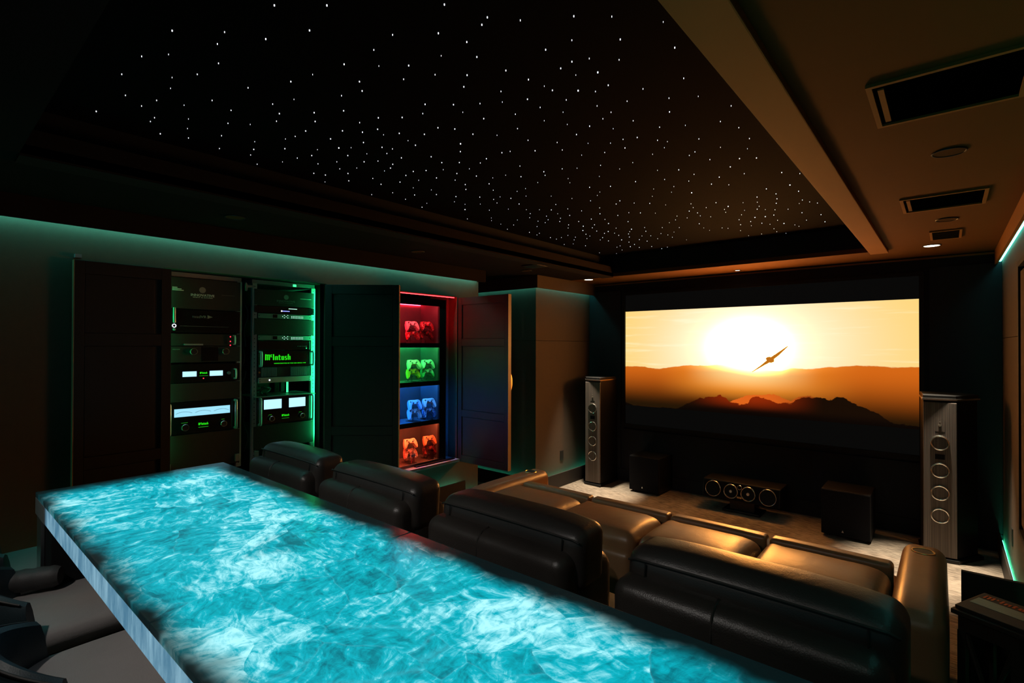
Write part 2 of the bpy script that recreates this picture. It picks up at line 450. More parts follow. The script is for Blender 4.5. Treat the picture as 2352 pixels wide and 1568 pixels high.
TEAL = (.10, .80, .72)
M['cove'] = glow('teal_cove_light', TEAL, COVE)
M['right_cove'] = glow('teal_cove_light_right', TEAL, COVE * .5)
M['floor_cove'] = glow('teal_floor_light', (.05, .85, .62), FLOOR_COVE)
M['right_floor_cove'] = glow('green_floor_light', (.04, .9, .45), FLOOR_COVE * 1.6)
M['rack_led_dim'] = glow('green_rack_light_dim', (.02, 1.0, .26), RACK_LED * .5)
M['rack_led_small'] = glow('green_rack_light_small', (.05, 1.0, .30), 1.7)
M['jamb_red'] = glow('jamb_red_light', (1, .01, .012), 30.0)
M['jamb_green'] = glow('jamb_green_light', (.02, .8, .3), 2.5)
M['jamb_blue'] = glow('jamb_blue_light', (.01, .22, 1), 14.0)
M['rack_led'] = glow('green_rack_light', (.02, 1.0, .26), RACK_LED)
M['star'] = glow('star_points', (.86, .9, 1.0), 1.6)
M['meter'] = glow('meter_blue_white', (.45, .82, 1.0), 1.25)
M['meter_wide'] = glow('meter_wide_blue', (.36, .80, 1.0), 1.0)
M['logo_green'] = glow('logo_green', (.02, .75, .01), .9)
M['logo_green_dim'] = glow('logo_green_dim', (.02, .5, .02), .5)
M['logo_orange'] = glow('logo_orange_print', (.16, .03, .004), .35)
M['ring_white'] = glow('ring_white', (.9, .95, 1.0), 1.2)
M['blue_led'] = glow('blue_led', (.18, .2, 1.0), 3.0)
M['white_led'] = glow('white_led', (.5, 1.0, .75), 1.6)
M['red_led'] = glow('red_led', (1.0, .03, .06), 2.0)
M['vent_shade'] = pbr('vent_shade_black', (.0008, .0008, .0008), 1.0, spec=0.0)  # near-black that paints the shade inside the vents
M['lamp_on'] = glow('downlight_lens', (1.0, .86, .66), 6.0)
M['lamp_off'] = pbr('downlight_lens_off', (.06, .024, .004), .8, spec=.1)

# ================================================================== the room
XL, XR, YF, YB, ZC = -3.889, 0.35, 5.88, -1.4, 2.50
RISER = 0.14
o = struct(MB().box(-5.0, .6, YB, 6.0, -.08, 0), 'floor', M['carpet']); o['label'] = 'streaked beige carpet floor'
o = struct(MB().box(XL + .1, XR - .04, YB, 2.45, 0, RISER), 'riser_platform', M['carpet']); o['label'] = 'carpeted riser platform under the rear seats'

# front wall with the screen bay
o = struct(MB().box(-5.0, .6, YF, 6.0, 0, 2.8), 'wall_front', M['front_wall'])
P = MB()
for (x0, x1, z0, z1) in ((-3.62, -3.16, .15, 2.40), (-.12, .35, .15, 2.40), (-3.12, -.16, .15, .655)):
    P.box(x0, x1, YF - .018, YF + .01, z0, z1)
for (x0, x1, z0, z1) in ((-3.62, -3.16, .15, 2.40), (-.12, .35, .15, 2.40), (-3.12, -.16, .15, .655)):
    MB().box(x0, x1, YF - .018, YF + .01, z0, z1).build('panel', M['front_wall'], o, bevel=.004)
MB().box(-3.62, .35, YF - .012, YF + .01, 2.475, 2.49).build('shadow_line_trim', M['trim_paint'], o)
o = struct(MB().box(-3.62, XR, YF - .022, YF, 0, .147), 'baseboard_front', M['front_wall'], bevel=.003)

# left wall: a panelled face with two openings
W = MB(); T = XL - .04
W.box(T, XL, YB, 1.08, 0, 2.5)
for a, b_ in ((1.08, 2.23), (2.93, 3.704)):
    W.box(T, XL, a, b_, 0, .5); W.box(T, XL, a, b_, 2.2, 2.5)
W.box(T, XL, 2.23, 2.93, 0, 2.5); W.box(T, XL, 3.704, 4.02, 0, 2.5)
W.box(-4.9, T, 3.98, 4.02, 0, 2.5)
wl = struct(W, 'wall_left', M['fabric_wall'])
MB().box(-4.12, T, 1.04, 1.08, .5, 2.2).box(-4.12, T, 2.23, 2.27, .5, 2.2).box(-3.942, -3.936, 2.200, 2.23, .5, 2.2).build('rack_jamb', M['black_paint'], wl)
MB().box(-4.02, T, 3.704, 3.744, .46, 2.24).build('cabinet_jamb', M['fabric_wall'], wl)
MB().box(-4.3, -4.02, 3.694, 3.744, .46, 2.24).build('cabinet_inner_jamb', M['rack_grey'], wl)
C = MB()
C.box(-4.75, -4.70, .95, 2.4, .3, 2.4).box(-4.70, -4.12, .95, 1.0, .3, 2.4).box(-4.70, -4.12, 2.31, 2.36, .3, 2.4)
C.box(-4.70, T, .95, 2.4, 2.2, 2.24).box(-4.70, T, .95, 2.4, .42, .5)
C.build('rack_closet_lining', M['black_paint'], wl)
# niche beside the column
o = struct(MB().box(-5.0, -4.9, 3.9, 5.9, 0, 2.5), 'wall_niche', M['black_paint'])
# column at the front left
XCOL, YCOL = -3.63, 4.71
wc = struct(MB().box(-4.9, XCOL, YCOL, YF, 0, 1.752).box(-4.9, XCOL, YCOL, YF, 1.756, 2.5), 'wall_column', M['fabric_wall'])
# right and back walls
wr = struct(MB().box(XR, XR + .1, YB, YF, 0, 1.765).box(XR, XR + .1, YB, YF, 1.769, 2.5), 'wall_right', M['fabric_wall'])
pf = MB().box(XR - .03, XR, 2.2, 4.26, .60, .63).box(XR - .03, XR, 2.2, 4.26, 2.17, 2.2).box(XR - .03, XR, 4.23, 4.26, .63, 2.17).box(XR - .03, XR, 2.2, 2.23, .63, 2.17)
pf.build('panel_frame', M['black_paint'], wr)
MB().box(XR - .022, XR, 2.26, 4.20, .66, 2.14).build('acoustic_panel', M['fabric_wall'], wr, bevel=.004)
o = struct(MB().box(-5.0, .6, YB - .1, YB, 0, 2.8), 'wall_back', M['black_paint'])

# baseboards with the lip that hides the light strips
def lip_x(name, xw, s, y0, y1, zt, d=.10):
    b = MB().box(min(xw + s * (d - .015), xw + s * d), max(xw + s * (d - .015), xw + s * d), y0, y1, 0, zt)
    b.box(min(xw, xw + s * (d - .015)), max(xw, xw + s * (d - .015)), y0, y1, 0, zt - .09)
    return struct(b, name, M['base_board'])
lip_x('baseboard_left', XL, 1, YB, 3.735, .305)
lip_x('baseboard_left_front', XL, 1, 3.735, 4.02, .165)
lip_x('baseboard_right', XR, -1, YB, YF - .03, .165, d=.035)
b = MB()
b.box(XCOL + .065, XCOL + .08, YCOL - .08, YF - .03, 0, .165).box(-4.9, XCOL + .065, YCOL - .08, YCOL - .065, 0, .165)
b.box(XCOL, XCOL + .065, YCOL - .065, YF - .03, 0, .07).box(-4.9, XCOL, YCOL - .065, YCOL, 0, .07)
struct(b, 'baseboard_column', M['base_board'])

# fascias that hide the upper cove strips
struct(MB().box(-3.797, -3.777, YB, 4.02, 2.375, 2.5).box(-3.889, -3.797, 4.0, 4.02, 2.385, 2.5), 'trim_1', M['ceiling_fascia'])
b = MB().box(XCOL + .075, XCOL + .09, YCOL - .09, YF, 2.355, 2.5).box(-4.9, XCOL + .075, YCOL - .09, YCOL - .075, 2.355, 2.5)
struct(b, 'trim_2', M['fabric_wall'])
struct(MB().box(XR - .045, XR - .028, YB, YF, 2.385, 2.5), 'trim_3', M['trim_paint'])

# cove light strips
def strip(name, label, m, *boxes):
    mb = MB()
    for q in boxes: mb.box(*q)
    return tag(mb.build(name, m), label, 'led strip')
strip('led_strip', 'teal cove light strip along the top of the left wall', M['cove'], (-3.86, -3.84, YB + .02, 3.99, 2.415, 2.425))
strip('led_strip', 'teal light strip behind the tall baseboard of the left wall', M['floor_cove'], (-3.87, -3.85, YB + .02, 3.72, .222, .232))
strip('led_strip', 'short teal light strip behind the low baseboard at the end of the left wall', M['floor_cove'], (-3.87, -3.85, 3.745, 4.01, .082, .092))
strip('led_strip', 'teal cove light strip around the top of the column', M['cove'], (XCOL + .02, XCOL + .035, YCOL - .035, YF - .02, 2.41, 2.42), (-4.85, XCOL + .02, YCOL - .035, YCOL - .02, 2.41, 2.42))
strip('led_strip', 'teal light strip around the foot of the column', M['floor_cove'], (XCOL + .02, XCOL + .035, YCOL - .035, YF - .04, .085, .095), (-4.85, XCOL + .02, YCOL - .035, YCOL - .02, .085, .095))
strip('led_strip', 'bright teal cove light strip along the top of the right wall', M['right_cove'], (XR - .02, XR - .006, YB + .02, YF - .02, 2.405, 2.415))
strip('led_strip', 'green light strip along the foot of the right wall', M['right_floor_cove'], (XR - .018, XR - .006, YB + .02, YF - .05, .10, .11))

# ceiling ring, trims, star tray
TX_L, TX_R, TY_F, TY_B = -2.955, -.50, 5.30, .30
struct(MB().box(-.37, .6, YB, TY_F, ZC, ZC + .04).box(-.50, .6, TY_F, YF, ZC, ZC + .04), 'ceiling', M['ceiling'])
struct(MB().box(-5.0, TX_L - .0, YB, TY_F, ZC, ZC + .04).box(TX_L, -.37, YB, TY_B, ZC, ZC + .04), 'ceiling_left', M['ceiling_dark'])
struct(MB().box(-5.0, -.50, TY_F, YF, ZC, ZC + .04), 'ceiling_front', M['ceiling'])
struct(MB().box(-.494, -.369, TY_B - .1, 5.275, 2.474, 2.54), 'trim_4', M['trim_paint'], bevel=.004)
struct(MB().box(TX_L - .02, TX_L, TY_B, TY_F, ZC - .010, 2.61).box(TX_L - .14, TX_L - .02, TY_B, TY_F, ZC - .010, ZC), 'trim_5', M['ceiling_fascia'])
tw = MB().box(TX_L - .14, TX_L - .1, TY_B, TY_F, 2.54, 2.76).box(TX_L - .14, -.4, TY_F + .001, TY_F + .03, 2.51, 2.76).box(TX_L - .14, -.4, TY_B - .03, TY_B, 2.53, 2.76).box(-.42, -.39, TY_B, TY_F, 2.54, 2.76)
struct(tw, 'trim_6', M['black_paint'])
star = struct(MB().box(TX_L - .14, -.39, TY_B - .03, TY_F + .03, 2.732, 2.76), 'ceiling_star_panel', M['star_velvet'])
STARS = '-1555,715,2 -1938,557,2 -1814,671,1 -1749,776,2 -1905,682,1 -2107,595,0 -2195,537,1 -2033,732,1 -2399,524,1 -2178,710,1 -2279,656,0 -2380,680,0 -1957,966,2 -2136,879,1 -2591,579,1 -2543,676,1 -2363,827,1 -2089,1045,0 -2653,650,1 -2503,766,0 -2200,1007,1 -2869,536,2 -2399,916,1 -2268,1068,2 -2745,722,1 -2806,722,1 -2641,826,0 -2551,961,1 -2484,1033,0 -2355,1096,1 -2762,860,0 -2933,796,2 -2885,903,1 -2727,998,1 -2456,1236,1 -2524,1220,0 -2678,1136,0 -2915,1057,1 -2788,1178,2 -2652,1279,2 -2883,1202,1 -2733,1388,1 -2854,1363,0 -3002,1288,1 -1433,818,2 -1157,1045,2 -1099,1173,2 -1138,1189,2 -1591,847,2 -1402,1037,1 -1279,1129,2 -1242,1224,2 -1524,1048,1 -1371,1224,0 -1279,1311,2 -1686,1032,2 -1598,1121,0 -1511,1190,2 -1259,1446,2 -1842,994,0 -1485,1295,1 -1394,1376,2 -1751,1139,2 -1604,1239,1 -1467,1430,2 -1807,1188,2 -1378,1553,1 -1907,1156,1 -1701,1428,2 -1610,1508,2 -1516,1574,1 -1434,1625,0 -2023,1237,2 -1777,1479,1 -1631,1584,0 -2140,1163,2 -1965,1377,2 -1879,1444,2 -1604,1690,2 -2221,1212,2 -2074,1351,1 -2217,1350,2 -2355,1237,2 -2072,1448,2 -1838,1622,2 -1787,1683,2 -2157,1421,2 -2031,1544,2 -2104,1505,0 -1946,1630,2 -1763,1781,2 -1681,1866,0 -1029,1251,1 -888,1343,2 -798,1421,1 -686,1550,0 -963,1445,1 -836,1546,2 -1064,1433,2 -977,1578,1 -1036,1555,2 -899,1654,1 -715,1710,2 -1093,1566,2 -1002,1679,3 -1076,1642,0 -1235,1552,2 -1218,1632,0 -1213,1680,2 -1135,1749,3 -1085,1800,1 -1020,1789,2 -928,1904,1 -771,1929,1 -781,2108,0 -1337,1674,2 -1216,1783,1 -1026,1957,1 -880,2045,1 -1341,1767,1 -1145,1913,1 -1291,1868,0 -1129,2005,1 -930,2167,2 -1465,1748,1 -1406,1884,0 -1190,2039,1 -1094,2146,1 -791,2410,1 -1348,1985,0 -1278,2068,2 -1207,2164,0 -1031,2289,1 -930,2347,0 -1555,1871,1 -2350,1365,2 -2263,1497,2 -2425,1456,3 -2533,1396,0 -2372,1495,0 -2244,1596,2 -2220,1644,1 -2296,1664,1 -2636,1420,2 -2485,1546,2 -2383,1598,0 -2289,1755,2 -2618,1560,1 -2499,1658,2 -2429,1701,1 -2729,1508,1 -2408,1786,2 -2470,1816,2 -2709,1633,1 -2620,1689,0 -2538,1823,0 -2900,1576,2 -2875,1637,2 -2744,1709,2 -2998,1705,0 -2863,1789,2 -2708,1859,1 -2766,1961,2 -3005,2055,1 -2070,1628,0 -2088,1690,2 -1896,1826,3 -1973,1899,2 -2150,1849,2 -2173,1947,2 -2096,2010,2 -2010,2091,1 -1938,2064,2 -1814,2053,2 -1768,2067,1 -2343,1976,2 -2414,1938,2 -2254,2031,0 -2242,2130,2 -2126,2119,0 -2184,2238,2 -2505,1955,2 -2517,2064,0 -2397,2105,2 -2340,2208,1 -2355,2311,2 -2636,2011,2 -2666,2141,0 -2609,2246,0 -2425,2386,2 -2227,2398,2 -2298,2515,1 -2859,2121,1 -2786,2249,2 -2663,2338,2 -2595,2457,2 -2477,2572,2 -2441,2676,1 -2364,2658,0 -2330,2733,2 -2917,2274,1 -2881,2439,0 -2697,2539,0 -2596,2702,0 -2483,2758,1 -2991,2485,2 -2686,2634,0 -2791,2737,3 -2661,2869,1 -2529,2937,0 -2377,2881,2 -2983,2953,1 -2812,3055,0 -2872,3122,0 -2894,3264,0 -2974,3442,1 -2828,3354,1 -2693,3242,0 -1870,2273,1 -1983,2421,2 -2130,2326,0 -2037,2340,0 -2192,2636,0 -1603,2012,1 -1378,2109,2 -1507,2129,1 -1661,2145,2 -1544,2228,1 -1393,2239,0 -1304,2310,0 -1232,2308,1 -1167,2332,2 -1278,2415,2 -1391,2403,1 -1506,2356,0 -1105,2429,1 -1074,2477,0 -1119,2543,0 -1206,2590,0 -1019,2702,1 -1061,2733,1 -894,2725,0 -998,2867,1 -940,2545,1 -1822,2438,2 -1855,2495,1 -1710,2467,1 -1637,2513,0 -1508,2559,1 -1454,2683,0 -1347,2637,0 -1295,2846,0 -1196,2919,2 -1157,3053,1 -1058,3202,2 -949,3060,2 -1782,2635,0 -1819,2709,0 -1613,2723,0 -1490,2955,2 -1332,3031,1 -1230,3158,1 -1142,3310,2 -1062,3394,1 -1773,2870,2 -1659,2939,2 -1346,3205,1 -1309,3412,3 -1408,3313,0 -1973,2577,0 -2111,2624,0 -1775,3002,0 -1469,3170,0 -2214,2759,0 -2081,2870,0 -2003,3010,0 -1934,3143,1 -1829,3060,0 -1774,3277,2 -1834,3333,2 -1722,3394,1 -1640,3475,2 -1548,3320,0 -2180,3064,1 -2180,3220,1 -2293,3164,2 -2131,3334,1 -1981,3348,1 -1568,3586,0 -1415,3675,1 -1441,3787,1 -1266,3761,2 -1231,3919,3 -1367,3849,1 -1502,3867,2 -1473,3959,2 -1300,4081,1 -1279,3987,1 -2484,3148,1 -2434,3037,0 -2359,3102,0 -2321,3288,0 -2278,3391,2 -2068,3501,2 -1985,3634,2 -1879,3614,1 -1813,3677,2 -1727,3759,0 -1634,3952,1 -1489,4061,1 -1437,4146,1 -2433,3292,1 -2567,3246,1 -2493,3396,1 -2387,3420,1 -2209,3603,2 -2129,3682,1 -2454,3506,2 -2333,3606,2 -2585,3381,1 -2570,3460,1 -2178,3827,3 -2019,3871,2 -1693,4064,1 -1595,4061,1 -1593,4321,2 -1770,4123,0 -2464,3651,2 -2395,3775,3 -2292,3789,2 -2366,3876,2 -2533,3747,1 -2709,3528,1 -2487,3913,3 -2213,4021,1 -2128,4143,3 -2186,4221,1 -2403,4012,2 -2333,4094,3 -2398,4140,2 -2010,4158,1 -2067,4300,2 -1892,4256,1 -1778,4350,1 -1886,4494,0 -2003,4477,1 -2548,4062,2 -2563,4155,1 -2705,3999,1 -2903,3667,2 -2856,3756,1 -2917,3798,1 -2891,3975,2 -2886,4068,1 -2807,4039,1 -2695,4110,1 -2773,4207,1 -2645,4234,1 -2507,4293,2 -2577,4369,1 -2323,4192,1 -2338,4299,2 -2240,4302,2 -2296,4429,2 -2184,4462,1 -2117,4507,1 -1979,4574,1 -2976,4332,1 -2889,4367,0 -2846,4528,2 -2540,4463,2 -2417,4501,3 -2413,4645,2 -2278,4599,2 -2254,4717,2 -2123,4671,1 -1988,4700,1 -2425,4787,2 -2573,4760,1 -2513,4868,3 -2635,4806,1 -2460,4964,2 -2340,5004,2 -2309,5182,2 -2227,5136,1 -2943,4972,1 -2670,4981,1 -2820,5133,0 -1930,4898,0 -1619,4500,0 -1614,4626,0 -1496,4602,1 -746,3354,2 -668,3444,1 -764,3649,3 -751,3833,2 -901,3640,2 -881,3802,2 -1000,3799,2 -1034,3936,1 -905,3933,2 -938,4054,2 -1055,4061,1 -1088,4137,2 -1044,4188,0 -990,4242,1 -910,4285,1 -812,4167,0 -776,4080,1 -746,4167,1 -709,4236,1 -852,4467,2 -1037,4407,2 -1102,4419,3 -1172,4392,3 -1238,4516,2 -1183,4636,2 -1229,4237,1 -1292,4389,2 -1336,4579,2 -1171,4111,0 -1116,3884,0 -1277,4675,1 -1141,4723,1 -1057,4611,1 -1043,4764,3 -984,4877,1 -969,4961,1 -875,4757,1 -751,4630,2 -769,4917,2 -794,3006,2 -746,2701,1 -793,2834,0 -747,2534,1 -922,3233,1 -868,2956,2 -1405,4813,1 -1413,5085,0 -1299,5081,1 -1157,4922,1 -1168,5068,1 -1120,5195,0 -719,5336,1 -1036,5313,0 -1462,4651,1 -704,2282,1'
sm = MB()
for q in STARS.split():
    a, b_, k = [int(t) for t in q.split(',')]
    x, y = a / 1000, b_ / 1000
    r = (.0009, .0014, .0020, .0029)[k] * (.75 + .11 * math.hypot(x, y))
    sm.cyl((x, y, 2.728), 'z', r, -.001, .004, n=6)
sm.build('star_point', M['star'], star, kind='stuff', label='hundreds of tiny fibre optic star lights')

# ================================================================== projection screen
scr = thing('projection_screen', 'large black framed projection screen showing an aeroplane over sunset mountains', 'screen', (-1.64, YF, .69))
fx0, fx1, fz0, fz1 = -3.125, -.155, .69, 2.365
F = MB().box(fx0, fx1, YF - .045, YF, fz0, fz0 + .035).box(fx0, fx1, YF - .045, YF, fz1 - .035, fz1).box(fx0, fx0 + .035, YF - .045, YF, fz0 + .035, fz1 - .035).box(fx1 - .035, fx1, YF - .045, YF, fz0 + .035, fz1 - .035)
F.build('frame', M['black_paint'], scr)
sx0, sx1 = -3.09, -.19
pic = MB()
nx, nz = 24, 10
for i in range(nx + 1):
    for k in range(nz + 1):
        pic.v.append((sx0 + (sx1 - sx0) * i / nx, YF - .02, .955 + 1.17 * k / nz))
for i in range(nx):
    for k in range(nz):
        a = i * (nz + 1) + k; pic.f.append((a, a + nz + 1, a + nz + 2, a + 1))
pic.build('picture', M['picture'], scr, uv=lambda p: ((p.x - sx0) / (sx1 - sx0), (p.z - .955) / 1.17), label='bright sunset sky with orange haze and dark mountains')
MB().box(sx0, sx1, YF - .02, YF - .015, 2.125, fz1 - .035).build('letterbox_bar', M['letterbox'], scr)
MB().box(sx0, sx1, YF - .02, YF - .015, fz0 + .035, .955).build('letterbox_bar', M['letterbox'], scr)
def pp(u, v): return (sx0 + (sx1 - sx0) * u, .955 + 1.17 * v)
def arc(pts): return [pp(*p) for p in pts]
pl = MB()
pl.prism(arc([(.515, .398), (.517, .397), (.560, .465), (.583, .498), (.578, .521), (.566, .507), (.545, .459)]), 'y', YF - .0225, YF - .0205)
pl.prism(arc([(.580, .497), (.606, .553), (.636, .633), (.634, .636), (.602, .577), (.574, .526)]), 'y', YF - .0225, YF - .0205)
pl.prism(arc([(.562, .522), (.567, .536), (.577, .541), (.586, .530), (.591, .515), (.590, .494), (.580, .484), (.572, .492), (.566, .505)]), 'y', YF - .0227, YF - .0206)
pl.build('aeroplane_picture', M['plane_pic'], scr, label='banking aeroplane silhouette in the picture')

# ================================================================== speakers in front of the screen
def spot(parent, loc, aim, power, size, blend=.6, col=(1, .84, .62), rad=.03):
    L = bpy.data.lights.new('downlight_lamp', 'SPOT'); L.energy = power; L.spot_size = R(size); L.spot_blend = blend; L.color = col; L.shadow_soft_size = rad
    o = bpy.data.objects.new('downlight_lamp', L); COL.objects.link(o)
    d = (Vector(aim) - Vector(loc)).normalized()
    mw = Matrix.Translation(loc) @ d.to_track_quat('-Z', 'Y').to_matrix().to_4x4()
    o.parent = parent; o.matrix_local = WM[parent].inverted() @ mw
    return o
def downlight(label, x, y, on=0.0, aim=None, size=50, z=ZC, col=(1, .84, .62), blend=.6, r=.055):
    t = thing('recessed_downlight', label, 'downlight', (x, y, z), group=None)
    MB().torus((x, y, z - .003), 'z', r, .0035, n=24, m=6).build('trim_ring', M['metal_dark'], t, smooth=True)
    MB().cyl((x, y, z), 'z', r - .004, -.004, -.001, n=24).build('lens', M['lamp_on'] if on else M['lamp_off'], t)
    if on: spot(t, (x, y, z - .012), aim, on, size, blend, col)
    return t
downlight('lit recessed downlight over the left tower speaker', -3.31, 5.34, SPOT_W, (-3.20, 5.18, 0), 31, blend=.9)
downlight('lit recessed downlight over the right tower speaker', -.09, 5.25, SPOT_W * 1.1, (-.10, 4.98, 0), 32, blend=.9)
downlight('small lit downlight above the middle of the screen', -1.686, 5.67, 2.0, (-1.6, 5.1, 0), 70, r=.028)
downlight('unlit recessed downlight between the two ceiling vents', .009, 2.765)
downlight('unlit recessed downlight nearer the screen than the square vents', .002, 4.226)
downlight('unlit recessed downlight above the equipment racks', -3.403, 1.327)
downlight('unlit recessed downlight above the display cabinet', -3.446, 2.82)
downlight('unlit recessed downlight in the ceiling by the column niche', -3.428, 4.287)
for _i, (_x, _lab) in enumerate(((-2.15, 'added dim fill spot behind the bar table on the far stool side'), (-1.25, 'added dim fill spot behind the middle of the bar table'), (-.45, 'added dim fill spot behind the right end of the bar table'))):
    downlight(_lab, _x, -.55, BAR_FILL_W * (1.05, .8, .1)[_i], (_x - (.25, .15, .0)[_i], 1.05, .95), 66, col=(1, .93, .86), blend=.8)  # added out-of-view lamps that brighten the recliner backs and stool seats

def tower(label, x, y, rz, inner):
    t = thing('tower_speaker', label, 'speaker', (x, y, 0), (0, 0, rz), 'tower speakers beside the screen')
    prof = [(-.105 * inner, 0), (.100 * inner, .012), (.255 * inner, .24), (.17 * inner, .40), (-.105 * inner, .40)]
    if inner < 0: prof = prof[::-1]
    MB().prism([(p * .985, q * .985 + .012) for p, q in prof], 'z', .03, 1.268).build('cabinet', M['speaker_black'], t, local=True, bevel=.006)
    MB().box(-.103, .103, .0, .014, .04, 1.255).build('grille', M['grille'], t, local=True, bevel=.004)
    MB().prism([(p * 1.05, q * 1.03 - .010) for p, q in prof], 'z', 1.272, 1.284).build('top_rim', M['chrome'], t, local=True, label='metal rim catching the light')
    MB().prism([(p * 1.0, q * 1.0 - .004) for p, q in prof], 'z', 1.284, 1.312).build('top_plate', M['speaker_black'], t, local=True, bevel=.006)
    MB().prism([(p * 1.12, q * 1.08 - .02) for p, q in prof], 'z', .0, .028).build('base_plate', M['speaker_black'], t, local=True, bevel=.005)
    for z in (.935, .718, .54, .36):
        rg = MB().torus((0, -.003, z), 'y', .054, .0065, n=32, m=8).build('driver_ring', M['chrome'], t, smooth=True, local=True)
        MB().cyl((0, -.002, z), 'y', .047, 0, .004, n=28).build('driver_cone', M['grille'], rg, local=True)
    MB().box(-.03, .03, -.0025, .002, .805, .845).build('port_slot', M['cone'], t, local=True)
    MB().box(-.030, .030, -.0008, .002, 1.025, 1.13).build('tweeter_plate', M['grille'], t, local=True)
    MB().cyl((0, -.003, 1.075), 'y', .010, 0, .003, n=14).cyl((0, -.003, 1.10), 'y', .004, 0, .003, n=10).build('tweeter', M['tweeter'], t, local=True)
    return t
tower('slim tower speaker to the left of the screen by the column', -3.29, 5.40, .0, -1)
tower('slim tower speaker to the right of the screen by the wall', -.045, 5.30, .08, 1)

def sub(label, x0, x1, y, d):
    t = thing('subwoofer', label, 'speaker', ((x0 + x1) / 2, y, 0), group='subwoofers under the screen')
    MB().box(x0, x1, y + .02, y + d, .02, .42).build('cabinet', M['speaker_black'], t, bevel=.008)
    MB().box(x0 + .004, x1 - .004, y, y + .02, .024, .416).build('grille', M['sub_black'], t, bevel=.007)
    cx = x0 + (x1 - x0) * .45
    MB().prism([(cx - .008, .06), (cx + .008, .06), (cx, .08)], 'y', y - .003, y + .001).build('logo', M['steel'], t)
    for px in (x0 + .05, x1 - .05):
        for py in (y + .06, y + d - .05): MB().cyl((px, py, 0), 'z', .018, 0, .02, n=12).build('foot', M['plastic_black'], t)
sub('black cube subwoofer beside the left tower speaker', -2.845, -2.475, 5.48, .37)
sub('black cube subwoofer nearer the right tower speaker', -.873, -.50, 5.335, .37)

cs = thing('center_speaker', 'wide black centre speaker with four pale ringed drivers on a low stand', 'speaker', (-1.60, 5.55, .0))
def tilt(p):  # the front leans back
    return p
SL = .16
def lean(x, y, z): return (x, y + (z - .125) * SL, z)
def leanmb(mb):
    mb.v = [lean(*p) for p in mb.v]; return mb
leanmb(MB().box(-1.978, -1.232, 5.45, 5.74, .125, .305)).build('cabinet', M['speaker_black'], cs, bevel=.012)
leanmb(MB().box(-1.965, -1.245, 5.443, 5.452, .133, .297)).build('baffle', M['sub_black'], cs, bevel=.003)
for x, r, rr in ((-1.868, .076, .004), (-1.69, .066, .0055), (-1.524, .066, .0055), (-1.342, .076, .004)):
    rg = leanmb(MB().torus((x, 5.441, .214), 'y', r, rr, n=36, m=8)).build('driver_ring', M['chrome'], cs, smooth=True)
    leanmb(MB().cyl((x, 5.441, .214), 'y', r - .004, 0, .003, n=32)).build('driver_cone', M['cone'], rg)
    if r < .07: leanmb(MB().cyl((x, 5.434, .214), 'y', .013, 0, .01, n=16, r1=.017)).build('phase_plug', M['tweeter'], rg)
leanmb(MB().torus((-1.606, 5.441, .265), 'y', .02, .003, n=24, m=6)).build('tweeter_ring', M['chrome'], cs, smooth=True)
leanmb(MB().cyl((-1.606, 5.438, .265), 'y', .012, 0, .004, n=16)).build('tweeter', M['cone'], cs)
leanmb(MB().box(-1.628, -1.584, 5.438, 5.443, .160, .175)).build('name_plate', M['brass'], cs)
MB().box(-1.78, -1.42, 5.47, 5.72, .0, .02).box(-1.72, -1.48, 5.52, 5.70, .02, .128).build('stand', M['metal_dark'], cs, bevel=.004)

# ================================================================== lettering
def text_polys(s, bold=0.0):
    cu = bpy.data.curves.new('lettering', 'FONT'); cu.body = s; cu.resolution_u = 3; cu.offset = bold
    ob = bpy.data.objects.new('lettering', cu); COL.objects.link(ob)
    bpy.context.view_layer.update()
    me = bpy.data.meshes.new_from_object(ob.evaluated_get(bpy.context.evaluated_depsgraph_get()))
    vs = [(v.co.x, v.co.y) for v in me.vertices]; fs = [tuple(p.vertices) for p in me.polygons]
    bpy.data.objects.remove(ob); bpy.data.curves.remove(cu); bpy.data.meshes.remove(me)
    return vs, fs
def gothic_polys():
    polys = []
    def stem(x, y0, y1, w=.2): polys.append([(x, y0 + .1), (x + w / 2, y0), (x + w, y0 + .1), (x + w, y1 - .1), (x + w / 2, y1), (x, y1 - .1)])
    def bar(x0, x1, y0, y1): polys.append([(x0, y0), (x1, y0), (x1, y1), (x0, y1)])
    stem(0, 0, 1.5); stem(.33, 0, 1.42); stem(.66, 0, 1.42); bar(.05, .82, 1.2, 1.38)
    stem(.98, .72, 1.42, .15); bar(1.05, 1.25, .74, .87); bar(1.05, 1.25, 1.27, 1.4)
    stem(1.40, 0, 1.5, .22)
    stem(1.78, 0, 1); stem(2.10, 0, 1); bar(1.86, 2.2, .8, .97)
    stem(2.48, 0, 1.32); bar(2.40, 2.82, .82, .98); bar(2.56, 2.80, .02, .17)
    stem(2.95, 0, 1); stem(3.25, 0, 1); bar(3.03, 3.36, .82, .98); bar(3.03, 3.36, .02, .18)
    bar(3.62, 4.0, .82, .98); bar(3.6, 3.78, .5, .92); bar(3.64, 3.98, .42, .58); bar(3.82, 4.0, .08, .5); bar(3.6, 3.96, .02, .18)
    stem(4.15, 0, 1.5); stem(4.47, 0, 1); bar(4.24, 4.57, .8, .97)
    vs = []; fs = []
    for p in polys:
        n = len(vs); vs += p; fs.append(tuple(range(n, n + len(p))))
    return vs, fs
